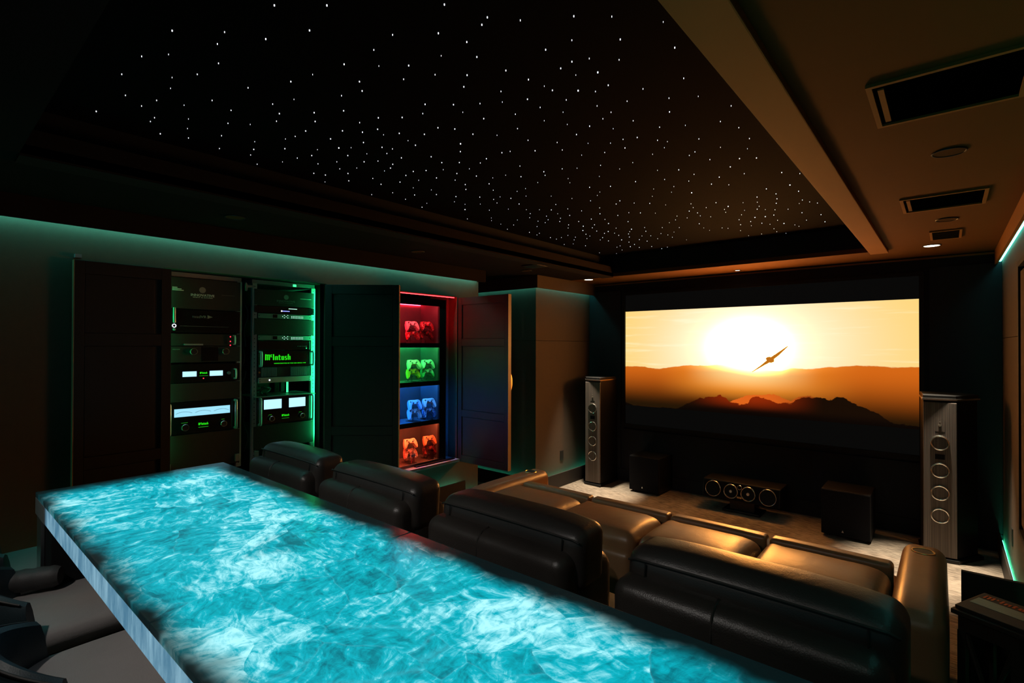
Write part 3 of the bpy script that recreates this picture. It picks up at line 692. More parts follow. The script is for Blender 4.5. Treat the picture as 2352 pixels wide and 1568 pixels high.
def lettering(name, src, x0, x1, y0, y1, to3, m, parent, th=.0012, **k):
    vs, fs = src
    ax, bx = min(v[0] for v in vs), max(v[0] for v in vs); ay, by = min(v[1] for v in vs), max(v[1] for v in vs)
    mb = MB(); n = len(vs)
    fl = [(x0 + (x1 - x0) * (v[0] - ax) / (bx - ax), y0 + (y1 - y0) * (v[1] - ay) / (by - ay)) for v in vs]
    mb.v = [to3(a, b_, 0) for a, b_ in fl] + [to3(a, b_, th) for a, b_ in fl]
    edges = {}
    for f in fs:
        for i in range(len(f)):
            e = (f[i], f[(i + 1) % len(f)]); edges[e] = edges.get(e, 0) + 1
    mb.f = [tuple(i + n for i in f) for f in fs] + [tuple(f[::-1]) for f in fs]
    for a, b_ in edges:
        if (b_, a) not in edges: mb.f.append((a, b_, b_ + n, a + n))
    return mb.build(name, m, parent, **k)
GOTH = gothic_polys()

# ================================================================== equipment racks (front plane)
RX = -4.0
def rk(a, b_, d): return (RX + .0006 + d, a, b_)
def rack(label, y0, y1):
    t = thing('equipment_rack', label, 'rack', (RX - .25, (y0 + y1) / 2, .78), group='equipment racks in the closet')
    for s, y in ((0, y0), (1, y1)):
        a, b_ = (y - .012, y + .022) if s == 0 else (y - .022, y + .012)
        rl = MB().box(RX - .03, RX - .001, a, b_, .80, 2.165).build('rail', M['rail'], t)
        hb = MB()
        for i in range(44): hb.cyl((RX - .0008, (a + b_) / 2, .83 + i * .0305), 'x', .004, 0, .0012, n=6)
        hb.build('rail_holes', M['screw'], rl, kind='stuff')
        MB().box(RX - .55, RX - .52, a, b_, .80, 2.165).build('rear_post', M['metal_dark'], t)
    MB().box(RX - .55, RX - .03, y0 - .012, y1 + .012, .78, .80).build('base', M['metal_dark'], t)
    MB().box(RX - .55, RX - .012, y0 - .012, y1 + .012, 2.165, 2.195).build('top_beam', M['rack_grey'], t)
    for y in (y0 + .02, y1 - .02): MB().box(RX - .005, RX + .02, y - .013, y + .013, .845, .895).build('foot_bracket', M['rack_grey'], t)
    return t
rack('left equipment rack holding the processor and two amplifiers', 1.12, 1.60)
rack('right equipment rack holding switches and the glowing logo panel', 1.70, 2.18)

def unit(name, label, cat, y0, y1, z0, z1, m, depth=.30, proud=.0, bev=.002, ears=True):
    t = thing(name, label, cat, (RX - depth / 2, (y0 + y1) / 2, z0))
    MB().box(RX, RX + .004 + proud, y0, y1, z0 + .0008, z1 - .0008).build('face_plate', m, t, bevel=bev)
    if depth > .05: MB().box(RX - depth, RX - .0005, y0 + .03, y1 - .03, z0 + .002, z1 - .002).build('chassis', M['rack_black'], t)
    if ears:
        for y in (y0 + .009, y1 - .009):
            for z in ({z0 + .012, z1 - .012} if z1 - z0 > .04 else {(z0 + z1) / 2}):
                MB().cyl((RX + .004 + proud, y, z), 'x', .0035, 0, .002, n=8).build('screw', M['screw'], t)
    return t
def fr(t, y, z, d0, d1, r, m, name, n=20): return MB().cyl((RX, y, z), 'x', r, d0, d1, n=n).build(name, m, t)
def handle(t, y, z0, z1, d=.005, w=.009, m='silver'):
    return MB().tube([(RX + d, y, z0 + .006), (RX + d + .028, y, z0 + .008), (RX + d + .03, y, z0 + .02), (RX + d + .03, y, z1 - .02), (RX + d + .028, y, z1 - .008), (RX + d, y, z1 - .006)], w, n=10).build('handle', M[m], t, smooth=True)
def knob(t, y, z, r=.02, d=.004, pm='chrome'):
    k = MB().cyl((RX + d, y, z), 'x', r, 0, .022, n=28).build('knob', M['rack_black'], t, smooth=True)
    MB().torus((RX + d + .022, y, z), 'x', r * .95, .0028, n=30, m=6).build('knob_ring', M[pm], k, smooth=True)
    return k

# ---- left rack
t = unit('blank_panel', 'black blank rack panel with silvery INNOVATIVE lettering in the left rack', 'rack panel', 1.12, 1.60, 1.945, 2.16, M['rack_black'], depth=.01)
lettering('lettering', text_polys('INNOVATIVE', .02), 1.272, 1.422, 2.037, 2.054, rk, M['print'], t, .005)
lettering('sub_lettering', text_polys('SIGHT & SOUND'), 1.285, 1.412, 2.026, 2.033, rk, M['print'], t, .005)
fr(t, 1.345, 2.082, .004, .006, .021, M['rack_grey'], 'round_logo', 28)
for i, w in enumerate((.03, .055, .068)): MB().box(RX + .004, RX + .0055, 1.16, 1.16 + w, 2.086 - i * .009, 2.091 - i * .009).build('print_line', M['print'], t)
MB().box(RX + .004, RX + .0055, 1.47, 1.56, 2.055, 2.057).build('print_line', M['print_dim'], t)
t = unit('video_processor', 'black video processor with faint arrow lettering and white ring light in the left rack', 'processor', 1.12, 1.60, 1.78, 1.943, M['rack_glass'])
MB().rbox(RX + .004, RX + .016, 1.164, 1.180, 1.846, 1.952, .005).build('handle', M['silver'], t, smooth=True)
MB().rbox(RX + .004, RX + .016, 1.164, 1.180, 1.795, 1.809, .005).build('handle', M['silver'], t, smooth=True)
MB().torus((RX + .008, 1.172, 1.827), 'x', .0105, .0028, n=28, m=6).build('ring_light', M['ring_white'], t, smooth=True)
lettering('lettering', text_polys('madVR', .01), 1.283, 1.372, 1.885, 1.903, rk, M['print_dim'], t, .005)
MB().prism([(1.378, 1.882), (1.412, 1.894), (1.378, 1.907)], 'x', RX + .004, RX + .0055).build('arrow_logo', M['print_dim'], t)
MB().box(RX + .004, RX + .0055, 1.206, 1.52, 1.8255, 1.8275).build('front_line', M['print_dim'], t)
t = unit('power_conditioner', 'black rack unit with three red lights in the left rack', 'rack unit', 1.12, 1.60, 1.69, 1.775, M['rack_black'])
for z in (1.757, 1.723, 1.695): fr(t, 1.531, z, .004, .007, .0042, M['red_led'], 'red_light', 10)
MB().box(RX + .004, RX + .02, 1.231, 1.347, 1.694, 1.705).build('front_bar', M['silver'], t, bevel=.002)
handle(t, 1.552, 1.696, 1.772, w=.005)
t = unit('preamplifier', 'dark preamplifier with two knobs and an unlit display in the left rack', 'amplifier', 1.12, 1.60, 1.575, 1.688, M['rack_black'])
MB().box(RX + .004, RX + .006, 1.34, 1.449, 1.582, 1.682).build('display', M['rack_glass'], t)
knob(t, 1.288, 1.650, .022); knob(t, 1.494, 1.650, .022)
lettering('lettering', text_polys('PREAMP'), 1.165, 1.21, 1.662, 1.670, rk, M['print_dim'], t, .005)
t = unit('power_amplifier', 'slim amplifier with two small glowing meters high in the left rack', 'amplifier', 1.12, 1.60, 1.435, 1.565, M['rack_glass'])
for a, b_ in ((1.225, 1.311), (1.395, 1.481)): MB().box(RX + .004, RX + .006, a, b_, 1.477, 1.513).build('meter', M['meter'], t)
lettering('lettering', GOTH, 1.332, 1.378, 1.494, 1.508, rk, M['logo_green'], t, .006)
MB().box(RX + .004, RX + .0055, 1.328, 1.385, 1.479, 1.482).build('print_line', M['logo_green_dim'], t)
fr(t, 1.355, 1.462, .004, .006, .004, M['red_led'], 'red_light', 10)
fr(t, 1.521, 1.494, .004, .014, .011, M['silver'], 'button')
handle(t, 1.560, 1.446, 1.527, w=.006)
unit('blank_panel', 'plain black blank panel between the two amplifiers of the left rack', 'rack panel', 1.12, 1.60, 1.305, 1.433, M['rack_black'], depth=.01)
t = unit('power_amplifier', 'amplifier with one wide glowing blue meter in the left rack', 'amplifier', 1.12, 1.60, 1.082, 1.303, M['rack_glass'])
mt = MB().box(RX + .004, RX + .006, 1.177, 1.531, 1.204, 1.259).build('meter', M['meter_wide'], t)
sc_ = MB()
for c0 in (1.235, 1.354, 1.473): sc_.tube([(RX + .0068, c0 + .05 * q, 1.238 - .012 * q * q) for q in (-1, -.6, -.2, .2, .6, 1)], .0012, n=4)
sc_.build('meter_scale', M['rack_grey'], mt)
knob(t, 1.239, 1.130, .022); knob(t, 1.484, 1.130, .020)
lettering('lettering', GOTH, 1.325, 1.387, 1.135, 1.153, rk, M['logo_green'], t, .006)
MB().box(RX + .004, RX + .0055, 1.325, 1.388, 1.119, 1.123).build('print_line', M['logo_green_dim'], t)
for y, w in ((1.239, .04), (1.484, .02)): MB().box(RX + .004, RX + .0055, y - w / 2, y + w / 2, 1.160, 1.1625).build('print_line', M['logo_green_dim'], t)
handle(t, 1.563, 1.085, 1.300, w=.0095); handle(t, 1.142, 1.085, 1.300, w=.0095)
unit('blank_panel', 'tall black blank panel at the bottom of the left rack', 'rack panel', 1.12, 1.60, .83, 1.080, M['rack_black'], depth=.01)

# ---- right rack
t = unit('blank_panel', 'black blank rack panel with dim INNOVATIVE lettering in the right rack', 'rack panel', 1.70, 2.18, 2.002, 2.125, M['rack_black'], depth=.01)
lettering('lettering', text_polys('INNOVATIVE', .02), 1.87, 2.016, 2.036, 2.051, rk, M['print_dim'], t, .005)
lettering('sub_lettering', text_polys('SIGHT & SOUND'), 1.885, 2.0, 2.025, 2.032, rk, M['print_dim'], t, .005)
fr(t, 1.945, 2.075, .004, .006, .019, M['rack_grey'], 'round_logo', 28)
MB().box(RX + .004, RX + .0055, 2.061, 2.154, 2.069, 2.0715).build('print_line', M['print'], t)
t = unit('network_player', 'black rack unit with a glowing blue light bar in the right rack', 'rack unit', 1.70, 2.18, 1.945, 2.0, M['rack_glass'])
MB().box(RX + .004, RX + .006, 1.907, 1.972, 1.962, 1.967).build('blue_light', M['blue_led'], t)
fr(t, 1.909, 1.9645, .004, .007, .006, M['ring_white'], 'blue_light_dot', 12)
MB().box(RX + .004, RX + .006, 1.965, 2.034, 1.983, 1.987).build('light_bar', M['white_led'], t)
def switch(label, z0, z1):
    t = unit('network_switch', label, 'network switch', 1.728, 2.153, z0, z1, M['rack_grey'])
    for i in range(8):
        for j in range(2): MB().box(RX + .004, RX + .0055, 1.987 + i * .0132, 1.993 + i * .0132, z0 + .009 + j * .011, z0 + .013 + j * .011).build('port_light', M['white_led'], t)
    for y, z in ((1.917, .5), (1.931, .75), (1.931, .25), (1.945, .5), (1.958, .75), (1.958, .25)):
        fr(t, y, z0 + (z1 - z0) * z, .004, .0055, .0028, M['white_led'], 'status_light', 8)
    MB().box(RX + .004, RX + .0055, 1.84, 1.875, z0 + .006, z1 - .006).build('display', M['rack_glass'], t)
    MB().box(RX + .004, RX + .0055, 1.738, 1.758, z1 - .012, z1 - .006).build('badge', M['print_dim'], t)
switch('upper grey network switch with rows of small lights in the right rack', 1.903, 1.941)
unit('blank_panel', 'wide black blank panel between the two network switches', 'rack panel', 1.70, 2.18, 1.776, 1.900, M['rack_black'], depth=.01)
switch('lower grey network switch with rows of small lights in the right rack', 1.735, 1.772)
t = unit('media_server', 'plain black media server above the glowing logo panel', 'rack unit', 1.728, 2.146, 1.658, 1.730, M['rack_glass'])
for i in range(5): MB().box(RX + .004, RX + .0055, 2.04 + i * .017, 2.048 + i * .017, 1.685, 1.690).build('status_light', M['print_dim'], t)
fr(t, 2.115, 1.672, .004, .006, .005, M['print'], 'badge', 10)
t = unit('logo_panel', 'black panel with large glowing green gothic lettering in the right rack', 'rack panel', 1.728, 2.150, 1.528, 1.652, M['rack_glass'])
lettering('lettering', GOTH, 1.782, 1.982, 1.579, 1.627, rk, M['logo_green'], t, .006)
lettering('sub_lettering', text_polys('HANDCRAFTED IN THE USA SINCE 1949', .01), 1.852, 2.11, 1.550, 1.558, rk, M['logo_green'], t, .006)
handle(t, 1.741, 1.530, 1.650, w=.0095); handle(t, 2.160, 1.530, 1.650, w=.007)
t = unit('finned_amplifier', 'grey finned amplifier under the glowing logo panel', 'amplifier', 1.728, 2.146, 1.450, 1.526, M['rack_black'])
for i in range(40):
    y = 1.754 + i * .0092
    if 1.873 < y < 1.98: continue
    MB().box(RX + .004, RX + .014, y, y + .0045, 1.453, 1.523).build('fin', M['rack_grey'], t)
fr(t, 1.739, 1.488, .004, .010, .007, M['brass'], 'power_button', 12)
t = unit('disc_player', 'bright brushed silver disc player in the right rack', 'rack unit', 1.730, 2.146, 1.405, 1.448, M['silver'], proud=.012)
fr(t, 1.812, 1.427, .016, .018, .0065, M['ring_white'], 'standby_light', 12)
t = unit('power_amplifier', 'amplifier with two large square glowing meters in the right rack', 'amplifier', 1.728, 2.146, 1.085, 1.296, M['rack_glass'])
for a, b_ in ((1.776, 1.912), (1.972, 2.108)): MB().box(RX + .004, RX + .006, a, b_, 1.202, 1.275).build('meter', M['meter'], t)
knob(t, 1.830, 1.128, .019); knob(t, 2.076, 1.128, .018)
lettering('lettering', GOTH, 1.915, 1.973, 1.136, 1.153, rk, M['logo_green'], t, .006)
MB().box(RX + .004, RX + .0055, 1.915, 1.973, 1.119, 1.122).build('print_line', M['logo_green_dim'], t)
for y in (1.824, 2.066): MB().box(RX + .004, RX + .0055, y - .012, y + .012, 1.156, 1.1585).build('print_line', M['logo_green_dim'], t)
handle(t, 1.738, 1.084, 1.295, w=.0095); handle(t, 2.158, 1.084, 1.295, w=.0075)
MB().box(RX - .3, RX + .03, 1.70, 2.18, 1.298, 1.304).build('rack_shelf', M['rack_grey'])
tag(bpy.data.objects['rack_shelf'], 'thin grey shelf above the two meter amplifier in the right rack', 'shelf')
unit('blank_panel', 'tall black blank panel at the bottom of the right rack', 'rack panel', 1.70, 2.18, .90, 1.080, M['rack_black'], depth=.01)
random.seed(3)
for i, (y, z) in enumerate(((1.76, 1.38), (1.79, 1.36), (1.83, 1.385), (1.66, 2.0), (1.645, 1.5), (1.665, 1.2), (1.64, 1.75))):
    inside = i < 3
    pts = [(RX - .05 - .02 * math.sin(q * 1.3 + i), y + (.03 if inside else .012) * math.sin(q * .9 + i * 2), z - (.008 if inside else .045) * q) for q in range(8)]
    o = MB().tube(pts, .0045, n=6).build('patch_cable', M['cable'] if i != 2 else M['rack_grey'], smooth=True)
    tag(o, ('leftmost cable loop in the open gap of the right rack', 'middle dark cable loop in the open gap of the right rack', 'grey cable loop in the open gap of the right rack', 'uppermost dark cable hanging between the two racks', 'dark cable hanging between the racks at amplifier height', 'lowest dark cable hanging between the two racks', 'dark cable hanging between the racks just under the uppermost one')[i], 'cable', 'cables in the open rack gap' if inside else 'cables hanging between the racks')
# lights of the racks
strip('led_strip', 'bright green vertical light strip at the right edge of the racks', M['rack_led'], (RX + .046, RX + .056, 2.214, 2.228, .93, 2.15))
strip('led_strip', 'small green light at the top of the right rack', M['rack_led_small'], (RX - .012, RX - .006, 2.008, 2.032, 2.166, 2.184))
strip('led_strip', 'green light glowing in the open gap of the right rack', M['rack_led_small'], (RX - .14, RX - .134, 2.02, 2.034, 1.31, 1.40))
strip('led_strip', 'green vertical light strip tucked behind the left edge of the rack closet', M['rack_led_dim'], (RX + .03, RX + .04, 1.081, 1.085, .9, 2.12))
tag(MB().prism([(1.628, 2.10), (1.638, 2.10), (1.642, 2.125), (1.69, 2.13), (1.69, 2.145), (1.64, 2.142), (1.634, 2.16), (1.626, 2.16)], 'x', RX + .015, RX + .03).build('cable_bracket', M['rack_grey']), 'small bent bracket between the tops of the racks', 'bracket')

# ================================================================== cabinet doors
def cab_door(label, hinge, ang, w, flip, z0=.5, z1=2.19, group='panelled closet doors', hnd=False):
    # local x runs from the hinge to the free edge, local y is the thickness (face at y=0)
    t = thing('cabinet_door', label, 'door', (hinge[0], hinge[1], 0), (0, 0, ang), group)
    s = -1 if flip else 1
    th = .042
    def bx(x0, x1, a, b_, zz0, zz1): return MB().box(x0, x1, min(a * s, b_ * s), max(a * s, b_ * s), zz0, zz1)
    bx(0, w - .004, .012, th, z0, z1).build('back_board', M['door_wood'], t, local=True)
    bx(0, .055, 0, .012, z0, z1).build('stile', M['door_wood'], t, local=True, bevel=.002)
    bx(w - .05, w - .004, 0, .012, z0, z1).build('stile', M['door_wood'], t, local=True, bevel=.002)
    for a, b_ in ((z0, z0 + .07), (.965, 1.035), (1.69, 1.765), (z1 - .075, z1)): bx(.055, w - .05, 0, .012, a, b_).build('rail', M['door_wood'], t, local=True, bevel=.002)
    for a, b_ in ((z0 + .07, .965), (1.035, 1.69), (1.765, z1 - .075)): bx(.092, w - .052, .003, .012, a + .003, b_ - .003).build('panel', M['door_wood'], t, local=True, bevel=.002)
    bx(w - .004, w, 0, th, z0, z1).build('edge_strip', M['door_edge'], t, local=True)
    if hnd:
        arcp = [(w - .03, 1.30 + .085 * math.cos(math.pi * q / 10)) for q in range(0)]
        pts = [(th + .034 * math.sin(math.pi * q / 12), 1.345 + .085 * math.cos(math.pi * q / 12)) for q in range(13)]
        MB().prism([(s * a, b_) for a, b_ in pts], 'x', w - .09, w - .012).build('handle', M['brass'], t, local=True)
    return t
cab_door('dark panelled closet door folded flat on the wall left of the racks', (XL + .045, 1.112), R(-90), .49, True)
bx_ = MB().box(XL, XL + .03, .63, .66, 2.205, 2.225).build('door_catch', M['rack_grey']); tag(bx_, 'small metal door catch above the leftmost closet door', 'door catch')
cab_door('dark panelled closet door standing half open between the racks and the controllers', (XL + .03, 2.20), R(42), .60, False)
cab_door('dark panelled cabinet door with round brass handle standing open beside the controllers', (XL + .012, 3.707), R(0), .69, False, hnd=True)

# ================================================================== display cabinet with game controllers
CX0, CX1 = -4.215, -3.92
dc = thing('display_cabinet', 'black display cabinet with four coloured lit shelves of game controllers', 'cabinet', (-4.05, 3.25, .5))
CY0, CY1 = 2.96, 3.49
MB().box(CX0 - .02, CX0, CY0 - .03, CY1 + .03, .53, 2.16).build('back_panel', pbr('cabinet_back', (.065, .065, .07), .6, vary=.05), dc)
MB().box(CX0, CX1, CY1, CY1 + .018, .53, 2.16).build('side_panel', pbr('cabinet_side', (.065, .065, .07), .6, vary=.05), dc)
MB().box(CX1 - .02, CX1 + .004, CY1 - .004, CY1 + .085, .53, 2.16).build('front_stile', M['black_paint'], dc)
MB().box(CX0, CX1, CY0 - .03, CY0, .53, 2.16).build('side_panel', M['black_paint'], dc)
shelf_top = pbr('shelf_top', (.14, .14, .15), .5, vary=.05)
for z in (1.715, 1.338, .950):
    MB().box(CX0, CX1 - .004, CY0, CY1, z - .016, z).build('shelf', shelf_top, dc)
    MB().box(CX1 - .004, CX1 + .006, CY0, CY1 + .005, z - .040, z + .004).build('shelf_lip', M['black_paint'], dc)
MB().box(CX1 - .004, CX1 + .006, CY0, CY1 + .005, 2.09, 2.125).build('shelf_lip', M['black_paint'], dc)
MB().box(CX0, CX1 + .006, CY0, CY1 + .03, 2.125, 2.16).build('top_board', M['black_paint'], dc)
MB().box(CX0, CX1 + .01, CY0, CY1 + .05, .53, .555).build('bottom_board', shelf_top, dc)
MB().box(CX0, XL + .05, CY0 - .03, 3.70, .502, .528).build('ledge', pbr('ledge_paint', (.45, .45, .47), .5, vary=.05), dc, bevel=.004)
MB().box(CX1 + .012, XL + .02, CY0 + .2, 3.66, .528, .538).build('ledge_slot', M['black_paint'], dc)
for _m, _a, _b in ((M['jamb_red'], 1.78, 2.14), (M['jamb_green'], 1.36, 1.66), (M['jamb_blue'], .62, 1.30)):
    MB().box(CX1 - .016, CX1 - .008, CY1 + .086, CY1 + .090, _a, _b).build('led_outer_strip', _m, dc)
MB().box(XL - .034, XL - .028, 3.0, 3.69, 2.190, 2.196).build('led_top_strip', M['jamb_red'], dc)
CAB = {}
for i, (n, z, c_side, c_top) in enumerate((('red', 2.115, (1, .012, .03), (1, .06, .07)), ('green', 1.696, (.02, 1, .22), (.10, 1, .22)), ('blue', 1.319, (.01, .20, 1), (.05, .32, 1)), ('orange', .931, (1, .05, .015), (1, .15, .05)))):
    kk = (1.0, .9, 1.5, .55)[i]
    ms = glow('cabinet_light_' + n, c_side, CAB_W * 4.0 * kk); mt_ = glow('cabinet_front_light_' + n, c_top, CAB_W * 5.0 * (1.0, .7, .75, 1.3)[i])
    zb = (1.72, 1.343, .955, .56)[i]
    MB().box(CX1 - .02, CX1 - .012, CY0 + .002, CY0 + .008, zb + .02, z - .02).build('led_side_strip', ms, dc)
    MB().box(CX0 + .004, CX0 + .012, CY0 + .01, CY1 - .01, z - .004, z).build('led_back_strip', ms, dc)
    MB().box(CX1 - .016, CX1 - .006, CY0 + .01, CY1 - .01, z - .006, z - .001).build('led_front_strip', mt_, dc)

def pad_outline(ps):
    half = [(0, .033), (.022, .036), (.045, .037), (.061, .030), (.071, .010), (.077, -.020), (.079, -.048), (.074, -.064), (.063, -.066), (.053, -.052), (.043, -.030), (.030, -.017), (0, -.016)]
    if ps: half = [(0, .036), (.03, .037), (.052, .037), (.067, .028), (.074, .005), (.079, -.030), (.079, -.055), (.071, -.070), (.058, -.066), (.050, -.040), (.040, -.016), (.026, -.012), (0, -.012)]
    return half + [(-x, z) for x, z in half[-2:0:-1]]
def make_pad(ps):
    out = pad_outline(ps); n = len(out)
    cx, cz = 0, .008
    mb = MB()
    rings = [(-.020, .80), (-.0185, .92), (-.012, 1.0), (.006, 1.0), (.016, .93), (.019, .78)]
    for y, k in rings:
        for x, z in out: mb.v.append((cx + (x - cx) * (1 - (1 - k) * .35), y + .10 * max(0, -z - .01) * (1 if y < 0 else .6), cz + (z - cz) * (1 - (1 - k) * .5)))
    for r in range(len(rings) - 1):
        for i in range(n): mb.f.append((r * n + i, r * n + (i + 1) % n, (r + 1) * n + (i + 1) % n, (r + 1) * n + i))
    mb.f.append(tuple(range(n))[::-1]); mb.f.append(tuple(range((len(rings) - 1) * n, len(rings) * n)))
    parts = {'body': mb}
    sticks = ((-.022, -.004), (.022, -.004)) if ps else ((-.042, .014), (.022, -.004))
    parts['stick'] = []
    for x, z in sticks: parts['stick'].append(MB().cyl((x, -.031, z), 'y', .006, 0, .012, n=12).cyl((x, -.033, z), 'y', .0075, 0, .004, n=12))
    dx, dz = (-.047, .014) if ps else (-.022, -.004)
    parts['dpad'] = [MB().box(dx - .009, dx + .009, -.024, -.018, dz - .003, dz + .003).box(dx - .003, dx + .003, -.024, -.018, dz - .009, dz + .009)]
    parts['button'] = [MB().cyl((.044 + a, -.024, .014 + b_), 'y', .0035, 0, .006, n=8) for a, b_ in ((.009, 0), (-.009, 0), (0, .009), (0, -.009))]
    parts['bumper'] = [MB().rbox(s * .045 - .018, s * .045 + .018, -.010, .012, .030, .040, .004, seg=2, mid=2) for s in (-1, 1)]
    if ps: parts['touchpad'] = [MB().box(-.027, .027, -.0215, -.018, .010, .033)]
    return parts
PADS = {k: make_pad(k) for k in (False, True)}
def camo(name, c1, c2, c3, scale=55):
    m, N, b = new_mat(name)
    tc = N.n('ShaderNodeTexCoord').outputs['Object']
    q = N.noise(tc, scale, 2.0).outputs[0]
    N.put(b.inputs['Base Color'], N.mix(N.ss(q, .54, .57), N.mix(N.ss(q, .43, .46), c1 + (1,), c2 + (1,)), c3 + (1,)))
    b.inputs['Roughness'].default_value = .45
    return m
padm = {'white': pbr('pad_white', (.85, .84, .82), .45, vary=.03), 'cream': pbr('pad_cream', (.85, .70, .45), .45, vary=.05), 'yellow': pbr('pad_yellow', (.95, .55, .05), .45, vary=.05),
        'mint': pbr('pad_mint', (.55, .85, .62), .45, vary=.05), 'greenwhite': camo('pad_green_white', (.10, .55, .25), (.12, .6, .28), (.7, .85, .75), 20), 'redcamo': camo('pad_red_camo', (.5, .02, .05), (.25, .01, .02), (.85, .6, .6)),
        'marble': camo('pad_red_marble', (.75, .1, .12), (.55, .03, .05), (.9, .75, .72), 35), 'darkred': camo('pad_dark_red', (.22, .012, .018), (.08, .006, .008), (.4, .05, .05), 30),
        'paleblue': pbr('pad_pale_blue', (.45, .60, .85), .45, vary=.05), 'bluecamo': camo('pad_blue_camo', (.05, .12, .4), (.3, .5, .8), (.85, .88, .9)), 'orange': pbr('pad_orange', (.95, .42, .20), .45, vary=.05), 'pinkcamo': camo('pad_pink_camo', (.75, .25, .22), (.85, .6, .55), (.9, .8, .75))}
PADX = -4.0
PADLIST = [  # colour, ps, y, z, label
 ('white', 0, 3.196, 1.890, 'white game controller on top of the red lit shelf'), ('redcamo', 0, 3.384, 1.892, 'red camouflage game controller with pale grips, upper right on the red shelf'),
 ('marble', 0, 3.202, 1.803, 'red and white marbled game controller, lower left on the red shelf'), ('darkred', 0, 3.374, 1.804, 'dark red game controller, lower right on the red shelf'),
 ('cream', 0, 3.220, 1.512, 'cream game controller, upper left on the green lit shelf'), ('mint', 0, 3.397, 1.510, 'mint green game controller, upper right on the green shelf'),
 ('yellow', 0, 3.210, 1.424, 'yellow game controller, lower left on the green shelf'), ('greenwhite', 0, 3.391, 1.423, 'green and white game controller, lower right on the green shelf'),
 ('paleblue', 1, 3.232, 1.117, 'pale blue game controller, upper left on the blue lit shelf'), ('white', 1, 3.416, 1.119, 'white game controller, upper right on the blue shelf'),
 ('white', 1, 3.227, 1.030, 'white game controller, lower left on the blue shelf'), ('bluecamo', 1, 3.416, 1.024, 'blue and white camouflage game controller, lower right on the blue shelf'),
 ('cream', 0, 3.181, .745, 'pale game controller, upper left on the orange lit bottom shelf'), ('orange', 0, 3.423, .742, 'orange game controller, upper right on the bottom shelf'),
 ('pinkcamo', 0, 3.181, .650, 'pink patterned game controller behind the small figure on the bottom shelf'), ('darkred', 0, 3.424, .645, 'dark red game controller, lower right on the bottom shelf')]
stick_m = pbr('pad_grey_plastic', (.09, .09, .095), .45)
for c, ps, y, z, lab in PADLIST:
    t = thing('game_controller', lab, 'game controller', (PADX, y, z + .006), (-.52, 0, R(84)), 'game controllers in the display cabinet')
    t.scale = (.95, .95, .92)
    P_ = PADS[bool(ps)]
    P_['body'].build('body', padm[c], t, smooth=True, local=True)
    for k in ('stick', 'dpad', 'button', 'bumper', 'touchpad'):
        for q in P_.get(k, []):
            q.build({'stick': 'thumbstick', 'dpad': 'direction_pad', 'button': 'button', 'bumper': 'bumper', 'touchpad': 'touchpad'}[k], padm[c] if k in ('bumper', 'touchpad') else stick_m, t, local=True)
def stand(label, y, zs, ztop):
    t = thing('controller_stand', label, 'stand', (PADX - .02, y, zs), group='clear acrylic controller stands')
    MB().box(PADX - .07, PADX + .055, y - .045, y + .045, zs, zs + .004).build('base', M['acrylic'], t)
    for s in (-1, 1):
        MB().box(PADX - .05, PADX - .04, y + s * .024 - .004, y + s * .024 + .004, zs + .006, ztop - .03).build('upright', M['acrylic'], t)
        for zz in (ztop - .035, ztop - .122):
            MB().box(PADX - .04, PADX + .03, y + s * .024 - .003, y + s * .024 + .003, zz, zz + .006).build('arm', M['acrylic'], t)
            MB().cyl((PADX + .03, y + s * .024, zz - .012), 'x', .0035, 0, .004, n=8).build('pin', M['chrome'], t)
for lab, y, zs, zt in (('clear stand at the left of the red shelf', 3.199, 1.715, 1.892), ('clear stand at the right of the red shelf', 3.380, 1.715, 1.892), ('clear stand at the left of the green shelf', 3.215, 1.338, 1.512), ('clear stand at the right of the green shelf', 3.394, 1.338, 1.512),
                       ('clear stand at the left of the blue shelf', 3.229, .950, 1.115), ('clear stand at the right of the blue shelf', 3.416, .950, 1.115), ('clear stand at the left of the orange shelf', 3.181, .555, .745), ('clear stand at the right of the orange shelf', 3.424, .555, .745)):
    stand(lab, y, zs, zt)
# small armoured toy figure
FX, FY, FZ = -3.945, 3.175, .555
tf = thing('toy_figure', 'small blue and silver armoured toy figure on the bottom shelf', 'figurine', (FX, FY, FZ))
fm = pbr('figure_blue', (.25, .28, .6), .35, metal=.4); fs_ = pbr('figure_silver', (.55, .5, .6), .35, metal=.5); fr_ = pbr('figure_red', (.45, .12, .18), .5)
MB().rbox(FX - .012, FX + .012, FY - .018, FY + .018, FZ + .062, FZ + .094, .008, seg=2, mid=2).build('torso', fm, tf, smooth=True)
MB().rbox(FX - .010, FX + .010, FY - .009, FY + .009, FZ + .094, FZ + .116, .008, seg=2, mid=2).build('helmet', fs_, tf, smooth=True)
for s in (-1, 1):
    MB().tube([(FX, FY + s * .020, FZ + .090), (FX + .006, FY + s * .030, FZ + .070), (FX + .016, FY + s * .020, FZ + .055)], .007, n=8).build('arm', fs_, tf, smooth=True)
    MB().tube([(FX, FY + s * .009, FZ + .064), (FX + .002, FY + s * .013, FZ + .033), (FX, FY + s * .016, FZ + .002)], .0075, n=8).build('leg', fr_, tf, smooth=True)
    MB().rbox(FX - .009, FX + .009, FY + s * .022 - .009, FY + s * .022 + .009, FZ + .084, FZ + .098, .006, seg=2, mid=2).build('shoulder_plate', fs_, tf, smooth=True)
MB().box(FX - .01, FX + .012, FY - .024, FY + .024, FZ, FZ + .003).build('base', M['plastic_black'], tf)

